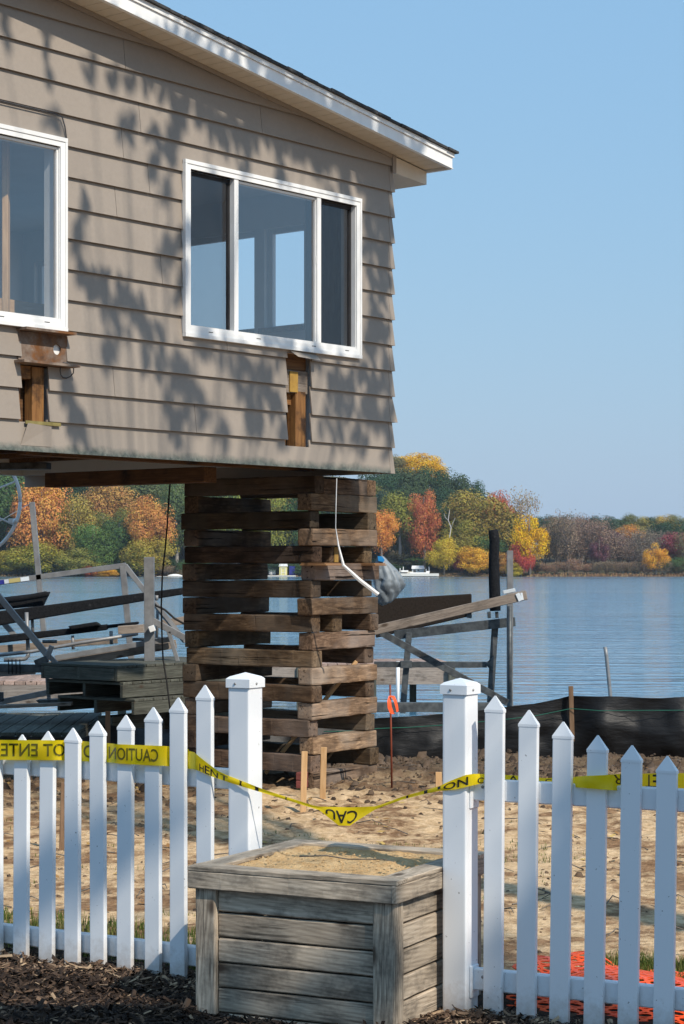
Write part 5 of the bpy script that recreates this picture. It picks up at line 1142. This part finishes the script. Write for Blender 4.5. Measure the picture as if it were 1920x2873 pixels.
# ------------------------------------------------------------------ boathouse, sheds and landing on the far shore
def wbox(nm, a, b, Y0, Y1, parent, mat, **k):
    """box from photo rectangle a-b at depth Y0..Y1"""
    p, q = P(*a, Y0), P(*b, Y0); c = Vector(((p.x + q.x) / 2, (Y0 + Y1) / 2, (p.z + q.z) / 2)); return ob(nm, boxm(abs(q.x - p.x), Y1 - Y0, abs(p.z - q.z), .02), T(c), MT[mat], parent, **k)
MT['pale_blue'] = surf('pale_blue_boards', (.42, .50, .56), (.48, .56, .62), 4, rough=.7, bump=.02); MT['pale_yellow'] = surf('pale_yellow_boards', (.62, .58, .24), (.68, .63, .3), 4, rough=.7, bump=.02)
def shed(lab, x0, x1, ywall, yeave, yridge, Y, wm, rm, nm='boathouse'):
    c = P((x0 + x1) / 2, ywall, Y); e = empty(nm, c, lab, 'shed'); wbox('wall', (x0, yeave), (x1, ywall), Y, Y + 4, e, wm)
    p, q, r_ = P(x0 - 2, yeave, Y), P(x1 + 2, yeave, Y), P((x0 + x1) / 2, yridge, Y); o0 = p
    dz = Vector((0, 0, -.12)); V = []
    a0 = [p + Vector((0, -.3, 0)), q + Vector((0, -.3, 0)), q + Vector((0, 4.3, 0)), p + Vector((0, 4.3, 0)), Vector((p.x + .2, Y + 2, r_.z)), Vector((q.x - .2, Y + 2, r_.z))]
    V = [v - o0 for v in a0]; ob('roof', mesh('roof', V, [(0, 1, 5, 4), (2, 3, 4, 5), (1, 2, 5), (3, 0, 4), (3, 2, 1, 0)]), T(o0), MT[rm], e)
    return e
bh = shed('pale blue boathouse with white roof on the far landing', 1157, 1190, 1606, 1596, 1587, 652, 'pale_blue', 'white_paint')
wbox('door', (1160, 1598), (1167, 1606), 651.9, 652, bh, 'dark_frame'); wbox('window', (1172, 1598), (1177, 1602), 651.9, 652, bh, 'dark_frame')
ld = empty('landing', P(1170, 1617, 645), 'white stone landing and dock below the pale blue boathouse', 'dock')
wbox('seawall', (1105, 1609), (1232, 1616.5), 639, 649, ld, 'pavers'); wbox('terrace', (1112, 1604), (1160, 1610), 648, 653, ld, 'pavers'); wbox('deck', (1150, 1606), (1205, 1609), 644, 650, ld, 'white_paint')
for x, y in ((1122, 1594), (1131, 1590), (1195, 1596), (1204, 1594), (1203, 1590)): wbox('post', (x, y), (x + 2, 1607), 649, 649.3, ld, 'white_paint')
wbox('rowing_boat', (1126, 1600), (1146, 1605), 646, 648, None, 'white_paint', label='small white boat lying on the far landing left of the boathouse', cat='boat')
wbox('rowing_boat', (1196, 1602), (1206, 1606), 644, 646, None, 'white_paint', label='small white boat lying on the far landing right of the boathouse', cat='boat')
ys_ = shed('pale yellow shed with white trim seen through the cribbing', 784, 806, 1614, 1589, 1582, 650, 'pale_yellow', 'white_paint', 'yellow_shed')
for a, b in (((790, 1593), (800, 1594)), ((790, 1606), (800, 1607)), ((789, 1593), (790.3, 1613)), ((799.5, 1593), (801, 1613))): wbox('door_trim', a, b, 649.8, 649.95, ys_, 'white_paint')
wbox('landing', (750, 1614.5), (830, 1617.5), 642, 650, None, 'pavers', label='pale stone landing in front of the yellow shed', cat='dock')
wbox('boat_cover', (812, 1588), (828, 1613), 650, 653, None, 'decal_blue', label='dark blue covered boat beside the yellow shed', cat='boat')
shed('small white shed with grey roof left of the yellow one', 755, 774, 1612, 1598, 1590, 653, 'white_paint', 'aluminium', 'white_shed')
# canoe
V, Fc = [], []; ca_, cb_ = P(471, 1615.5, 645), P(513, 1616, 645); n, mm = 12, 6
for i in range(n + 1):
    t = i / n; c_ = ca_.lerp(cb_, t); w_ = math.sin(math.pi * min(max(t, .02), .98)) ** .6
    for j in range(mm + 1):
        a = math.pi * j / mm; V.append(c_ + Vector((0, -math.cos(a) * .7 * w_, math.sin(a) * .62 * w_)) - ca_)
Fc = [(i * (mm + 1) + j, (i + 1) * (mm + 1) + j, (i + 1) * (mm + 1) + j + 1, i * (mm + 1) + j + 1) for i in range(n) for j in range(mm)]
ob('canoe', mesh('canoe', V, Fc, True), T(ca_), MT['white_paint'], label='white canoe lying upside down on the far shore left of the cribbing', cat='canoe')
wbox('seawall', (440, 1617), (520, 1620), 643, 646, None, 'pavers', label='low stone edging under the white canoe', cat='wall')
# ------------------------------------------------------------------ orange barrier mesh lying behind the right fence
om = empty('orange_barrier_mesh', (1.3, 8.2, 0), 'crumpled orange plastic barrier mesh lying behind the right picket fence', 'barrier mesh')
def mesh_sheet(name, org, ux, uy, nx_, ny_, sx, sy, fold):
    """perforated sheet: cells with oval holes, folded by a height function"""
    V, Fc = [], []
    def q(a, b):
        x, y, z = fold(a, b); return Vector(org) + Vector(ux) * x + Vector(uy) * y + Vector((0, 0, z))
    K_ = 8
    for i in range(nx_):
        for j in range(ny_):
            cx0, cy0 = i * sx + (sx / 2 if j % 2 else 0), j * sy; k = len(V); cor = []
            for s_ in range(K_):
                a = 2 * math.pi * (s_ + .5) / K_; ox = max(-.5, min(.5, .72 * math.cos(a))) * sx; oy = max(-.5, min(.5, .72 * math.sin(a))) * sy
                V.append(q(cx0 + ox, cy0 + oy)); cor.append(0)
            for s_ in range(K_):
                a = 2 * math.pi * (s_ + .5) / K_; V.append(q(cx0 + .36 * sx * math.cos(a), cy0 + .33 * sy * math.sin(a)))
            for s_ in range(K_):
                s2 = (s_ + 1) % K_; Fc.append((k + s_, k + s2, k + K_ + s2, k + K_ + s_))
    o_ = ob(name, mesh(name, [v - Vector(org) for v in V], Fc), T(org), MT['orange'], om)
    md = o_.modifiers.new('thick', 'SOLIDIFY'); md.thickness = .004
def fold1(x, y):
    n_ = noise.noise(Vector((x * 1.6, y * 1.8, 2))) + .5 * noise.noise(Vector((x * 4, y * 4, 9)))
    return (x + .05 * n_, y * .75, .035 + .055 * abs(math.sin(y * 3.4 + x * 1.5 + n_)) + .035 * n_)
mesh_sheet('sheet', (.62, 8.0, .0), (.9, -.44, 0), (.44, .9, 0), 22, 15, .075, .06, fold1)
mesh_sheet('sheet', (.66, 7.82, -.02), (.9, -.44, 0), (.3, .95, 0), 20, 6, .08, .06, lambda x, y: (x, y * .35, .015 + y * .25 + .03 * noise.noise(Vector((x * 3, y * 3, 5)))))
# ------------------------------------------------------------------ loose ground stuff
rg = random.Random(31)
def clod(p, s_, r):
    q = [(-1, -.6, -.4), (.9, -.8, -.4), (1, .7, -.4), (-.7, .9, -.4), (-.5, -.3, .5), (.5, -.4, .6), (.4, .5, .45), (-.4, .4, .6)]
    a = r.uniform(0, 6.28); c_, n_ = math.cos(a), math.sin(a)
    V = [(p[0] + s_ * ((x + r.uniform(-.3, .3)) * c_ - y * n_), p[1] + s_ * (x * n_ + (y + r.uniform(-.3, .3)) * c_), p[2] + s_ * (z + r.uniform(-.25, .25))) for x, y, z in q]
    return V, [(0, 1, 5, 4), (1, 2, 6, 5), (2, 3, 7, 6), (3, 0, 4, 7), (4, 5, 6, 7)]
pa, pb = [], []
for i in range(3800):
    y = rg.uniform(8.8, 18.2); x = rg.uniform(-1, 1) * (.17 * y + .4); f = smoothstep(13.6, 15.6, y)
    if rg.random() > .22 + .78 * f * (1 if noise.noise(Vector((x * .8, y * .8, 4))) > -.15 else .3): continue
    s_ = rg.uniform(.005, .016) * (1 + 1.3 * f) * (2.0 if rg.random() < .05 else 1)
    (pb if y > 16.4 or rg.random() < .3 * f else pa).append(clod((x, y, ground_z(x, y) + s_ * .1), s_, rg))
for i in range(2600):                                            # heap of clods right of the pile and along the silt fence
    x = rg.uniform(-.4, 3.8); y = 17.0 + rg.gauss(0, .6) ; s_ = rg.uniform(.004, .016) * (3.0 if rg.random() < .03 else 1); pb.append(clod((x, y, ground_z(x, y) + s_ * .3), s_, rg))
ob('soil_clods', mesh('soil_clods', *joinvf(pa), True), None, MT['clod'], label='brown crumbs of turned soil over the yard', cat='soil', kind='stuff')
ob('soil_heap', mesh('soil_heap', *joinvf(pb), True), None, MT['clod_grey'], label='dark lumpy soil heaped along the foot of the silt fence', cat='soil', kind='stuff')
# wood mulch in front of the fence
V, Fc, tn = [], [], []
n_ = 0
while n_ < 15000:
    x, y = rg.uniform(-1.75, 1.3), rg.uniform(6.9, 9.1); d = fence_d(x, y)
    if d > .16 or d < -1.1: continue
    lx = (Vector((x, y, 0)) - PF).dot(PE); ly = (Vector((x, y, 0)) - PF).dot(PB)
    if .02 < lx < WX - .02 and .02 < ly < DY: continue
    n_ += 1; L = rg.uniform(.005, .024) * (1.9 if rg.random() < .1 else 1); w_ = L * rg.uniform(.16, .4); a = rg.uniform(0, 6.28); tl_ = rg.gauss(0, .38)
    ux = Vector((math.cos(a) * math.cos(tl_), math.sin(a) * math.cos(tl_), math.sin(tl_))); uy = ux.cross(Vector((rg.uniform(-.5, .5), rg.uniform(-.5, .5), 1))).normalized(); uz = ux.cross(uy) * -1
    p = Vector((x, y, ground_z(x, y) + rg.uniform(.0, .016))); k = len(V); t = w_ * .35
    V += [p - ux * L - uy * w_, p + ux * L - uy * w_ * .5, p + ux * L * .9 + uy * w_, p - ux * L * .8 + uy * w_ * .8, p - ux * L * .8 + uz * t, p + ux * L * .8 + uz * t]
    f5 = [(0, 1, 5, 4), (2, 3, 4, 5), (1, 2, 5), (3, 0, 4)]; Fc += [tuple(k + i for i in q) for q in f5]
    tone = min(1, max(0, rg.gauss(.42, .25) + (.2 if d > -.22 else -.06))); tn += [tone] * 4
m_ = mesh('mulch', V, Fc); set_tone(m_, tn); ob('mulch', m_, None, MT['mulch'], label='dark shredded wood mulch along the front of the fence', cat='mulch', kind='stuff')
# twigs and splinters
parts = []
for i in range(170):
    y = rg.uniform(9.2, 17.6); x = rg.uniform(-.17, .17) * y; a = rg.uniform(0, 6.28); L = rg.uniform(.05, .28); z = ground_z(x, y) + .008; dx, dy = math.cos(a) * L, math.sin(a) * L
    parts.append(sweep([(x, y, z), (x + dx * .5 + rg.uniform(-.02, .02), y + dy * .5, z + rg.uniform(.0, .03)), (x + dx, y + dy, ground_z(x + dx, y + dy) + .01)], [.004, .003, .0015], 4, False))
ob('fallen_twigs', mesh('fallen_twigs', *joinvf(parts)), None, MT['bark'], label='thin fallen twigs scattered over the bare soil', cat='twigs', kind='stuff')
V, Fc, tn = [], [], []
for i in range(420):                                            # fallen leaves
    y = rg.uniform(8.0, 17.5); x = rg.uniform(-.19, .19) * y
    if -.4 < fence_d(x, y) < .12 or (abs((Vector((x, y, 0)) - PF).dot(PE) - .43) < .5 and abs((Vector((x, y, 0)) - PF).dot(PB) - .43) < .5): continue
    s_ = rg.uniform(.015, .035); a = rg.uniform(0, 6.28); u = Vector((math.cos(a), math.sin(a), rg.uniform(-.3, .4))) * s_; v = Vector((-math.sin(a), math.cos(a), rg.uniform(-.3, .3))) * s_ * .6; p = Vector((x, y, ground_z(x, y) + .012)); k = len(V)
    V += [p - u, p - v, p + u, p + v]; Fc += [(k, k + 1, k + 2, k + 3)]; tn.append(rg.random())
m_ = mesh('fallen_leaves', V, Fc); set_tone(m_, tn); ob('fallen_leaves', m_, None, attr_mat('fallen_leaf', [(0, (.10, .05, .025)), (.5, (.30, .16, .06)), (1, (.5, .36, .12))]), label='brown and yellow fallen leaves scattered over the yard', cat='leaves', kind='stuff')
# grass tufts
V, Fc, tn = [], [], []
def blades(cx, cy, n, sp, h):
    for i in range(n):
        x, y = rg.gauss(cx, sp), rg.gauss(cy, sp * .6); z = ground_z(x, y) - .005; hh = h * rg.uniform(.4, 1.2); a = rg.uniform(0, 6.28); ln = rg.uniform(.1, .6) * hh; w_ = rg.uniform(.0015, .003)
        dx, dy = math.cos(a), math.sin(a); k = len(V); V.extend([(x - dy * w_, y + dx * w_, z), (x + dy * w_, y - dx * w_, z), (x + dx * ln * .4 + dy * w_ * .7, y + dy * ln * .4 - dx * w_ * .7, z + hh * .6), (x + dx * ln * .4 - dy * w_ * .7, y + dy * ln * .4 + dx * w_ * .7, z + hh * .6), (x + dx * ln, y + dy * ln, z + hh)])
        Fc.append((k, k + 1, k + 2, k + 3)); Fc.append((k + 3, k + 2, k + 4)); t_ = rg.random(); tn.extend([t_, t_])
for i in range(170):
    s_ = rg.uniform(-2.3, .2); c = NL + E1 * s_ + E2 * rg.uniform(.2, .95); blades(c.x, c.y, 34, .05, .055)
for i in range(240):
    s_ = rg.uniform(.1, 1.5); c = NR + E1R * s_ + E2R * rg.uniform(.7, 1.35)
    if noise.noise(Vector((c.x * 2.2, c.y * 2.2, 3))) > -.2: blades(c.x, c.y, 40, .06, .06)
for i in range(70):
    y = rg.uniform(9.0, 14); x = rg.uniform(-.17, .17) * y; blades(x, y, rg.randint(5, 16), .05, .03)
for i in range(45): blades(rg.uniform(-.1, 1.3), rg.uniform(11.6, 12.5), 14, .07, .03)
m_ = mesh('grass', V, Fc); set_tone(m_, tn); ob('grass', m_, None, MT['grass'], label='sparse green grass blades behind the picket fence', cat='grass', kind='stuff')
# ------------------------------------------------------------------ tall tree beside the viewer: its twigs dapple the wall, fence and planter
wall_n = -DI
def wall_pt(px, py):
    k = (px - CX) / F; t = (k * HO.y - HO.x) / (DR.x - k * DR.y); c = HO + DR * t; return P(px, py, c.y)
S = 1.2245
spots = []     # photo position, spread, number of leaves
for (x, y, sx, sy, n) in ((8, 60, 12, 25, 4), (112, 95, 9, 30, 5), (205, 165, 10, 16, 3), (262, 190, 12, 14, 3), (300, 195, 12, 12, 3), (345, 190, 14, 14, 4), (385, 215, 14, 20, 6), (300, 300, 14, 14, 3), (330, 325, 18, 12, 4), (120, 285, 18, 14, 4), (345, 400, 10, 22, 4), (370, 440, 10, 18, 3), (395, 330, 12, 45, 7), (420, 250, 16, 30, 8), (470, 270, 22, 30, 12), (500, 300, 16, 34, 10), (540, 260, 20, 20, 8), (590, 290, 24, 22, 12), (570, 330, 26, 20, 12), (640, 320, 22, 20, 12), (690, 345, 26, 20, 14), (720, 300, 30, 16, 8), (740, 370, 26, 20, 14), (790, 390, 26, 20, 14), (835, 400, 26, 25, 14), (870, 430, 18, 26, 12), (855, 480, 20, 20, 10), (880, 520, 14, 25, 8), (845, 545, 12, 20, 6), (870, 590, 16, 22, 8), (880, 660, 12, 30, 8), (850, 650, 12, 18, 5), (870, 740, 16, 30, 9), (845, 800, 14, 22, 6), (880, 850, 12, 26, 8), (840, 880, 18, 20, 7), (760, 870, 24, 18, 9), (790, 930, 24, 22, 9), (850, 960, 24, 24, 10), (740, 960, 18, 20, 6), (800, 1000, 26, 16, 8), (880, 1010, 12, 16, 5),
                          (185, 490, 8, 16, 3), (175, 580, 9, 30, 4), (195, 640, 12, 20, 5), (230, 680, 12, 22, 6), (255, 730, 12, 22, 6), (290, 690, 10, 20, 4), (315, 720, 14, 24, 7), (330, 770, 14, 18, 6), (380, 610, 9, 20, 4), (400, 560, 12, 18, 4), (405, 660, 10, 18, 4), (270, 790, 12, 16, 4), (240, 820, 12, 16, 4), (360, 830, 16, 16, 5), (395, 860, 18, 20, 7), (420, 900, 20, 24, 10), (450, 940, 18, 24, 8), (400, 980, 18, 20, 6), (150, 910, 10, 20, 4), (170, 960, 12, 24, 5), (190, 1000, 14, 16, 4), (470, 800, 20, 16, 6), (520, 830, 20, 14, 7), (560, 850, 18, 16, 6), (600, 870, 18, 18, 7), (560, 910, 16, 20, 6), (620, 930, 14, 18, 6), (585, 970, 18, 20, 7), (640, 1000, 20, 16, 6), (500, 1000, 16, 16, 4), (640, 800, 24, 12, 6), (700, 840, 14, 12, 4), (480, 430, 8, 30, 2), (560, 400, 10, 8, 2), (650, 420, 14, 8, 3), (760, 450, 14, 8, 3), (430, 560, 6, 30, 2), (400, 60, 26, 12, 5), (450, 90, 26, 12, 8), (520, 130, 30, 14, 9), (600, 175, 30, 14, 11), (680, 220, 30, 14, 11), (760, 265, 30, 14, 11), (840, 310, 30, 14, 10), (920, 350, 30, 14, 9), (980, 380, 30, 14, 7)):
    spots.append((x * S, y * S, sx * S, sy * S, n))
rl = random.Random(9); V, Fc, tn, anchors = [], [], [], []
def leaf(p, L, wd):
    """pointed leaf hanging down, flat side towards the sun"""
    down = (Vector((rl.uniform(-.45, .45), rl.uniform(-.3, .3), -1))).normalized(); n2 = (SUN + Vector((rl.uniform(-.4, .4), rl.uniform(-.4, .4), rl.uniform(-.4, .4)))).normalized()
    a = (down - n2 * down.dot(n2)).normalized(); b = n2.cross(a); k = len(V)
    V.extend([p - a * L * .5, p - a * L * .12 + b * wd * .5, p + a * L * .25 + b * wd * .36, p + a * L * .5, p + a * L * .25 - b * wd * .36, p - a * L * .12 - b * wd * .5]); Fc.append((k, k + 1, k + 2, k + 3, k + 4, k + 5)); tn.append(rl.random())
for (x, y, sx, sy, n) in spots:
    t0 = rl.uniform(6.5, 9.5)
    for i in range(int(n * (1.45 if x > 1000 else 1.12))):
        w_ = wall_pt(rl.gauss(x, sx * .95), rl.gauss(y, sy * .95)); p = w_ + SUN * (t0 + rl.uniform(-.8, .8)); leaf(p, rl.uniform(.14, .23), rl.uniform(.06, .10)); anchors.append(p) if i == 0 else None
def shade(px, py, depth, sx, sy, n, t0, L=.17):
    for i in range(n):
        p = P(rl.gauss(px, sx), rl.gauss(py, sy), depth) + SUN * (t0 + rl.uniform(-1.5, 1.5)); leaf(p, L * rl.uniform(.8, 1.3), L * .5); anchors.append(p) if i % 8 == 0 else None
shade(170, 2430, 8.55, 120, 60, 26, 15); shade(60, 2520, 8.6, 90, 40, 14, 15); shade(330, 2330, 8.4, 60, 40, 10, 15)
shade(1870, 2430, 7.25, 75, 220, 420, 14, .24); shade(1740, 2640, 7.35, 75, 120, 330, 14, .24); shade(1580, 2790, 7.45, 70, 55, 160, 14, .24); shade(1890, 2190, 7.25, 30, 60, 60, 14)
shade(1110, 2660, 7.3, 25, 90, 12, 14); shade(250, 2900, 7.6, 220, 50, 130, 13, .22); shade(720, 2660, 7.5, 50, 60, 8, 14)
lm = mesh('leaves', V, Fc); set_tone(lm, tn)
base = Vector((6.6, 3.2, 0)); st = empty('shade_tree', base, 'tall leafy tree standing beside the viewer and dappling the wall with shadow', 'tree')
ob('crown', lm, None, MT['leaf'], st)
cen = sum(anchors, Vector()) / len(anchors); top = Vector((6.2, 4.0, 9.0))
tube('trunk', [base + Vector((0, 0, -.2)), base + Vector((-.1, .1, 3)), base + Vector((-.2, .4, 6)), top], [.28, .22, .18, .14], MT['bark'], st, 10)
parts = []
for a in anchors[::2]:
    mid = top.lerp(a, .5) + Vector((0, 0, -.3 + rl.uniform(0, .6))); parts.append(sweep([top.lerp(a, .03), mid, a + Vector((0, 0, .08))], [.022, .012, .004], 4, False))
ob('branches', mesh('branches', *joinvf(parts)), None, MT['bark'], st)

# ------------------------------------------------------------------ air over the lake
hz = NT('lake_haze'); pv = hz.n('ShaderNodeVolumePrincipled'); pv.inputs['Density'].default_value = 0.00010; pv.inputs['Color'].default_value = (.78, .88, 1, 1); pv.inputs['Anisotropy'].default_value = 0.2
hz.l(pv.outputs[0], hz.out.inputs['Volume'])
v_, f_ = boxvf(-1600, 1600, -120, 1600, -6, 75)
ob('haze', mesh('haze', v_, f_), None, hz.m, label='thin blue haze over the lake', cat='haze', kind='stuff')
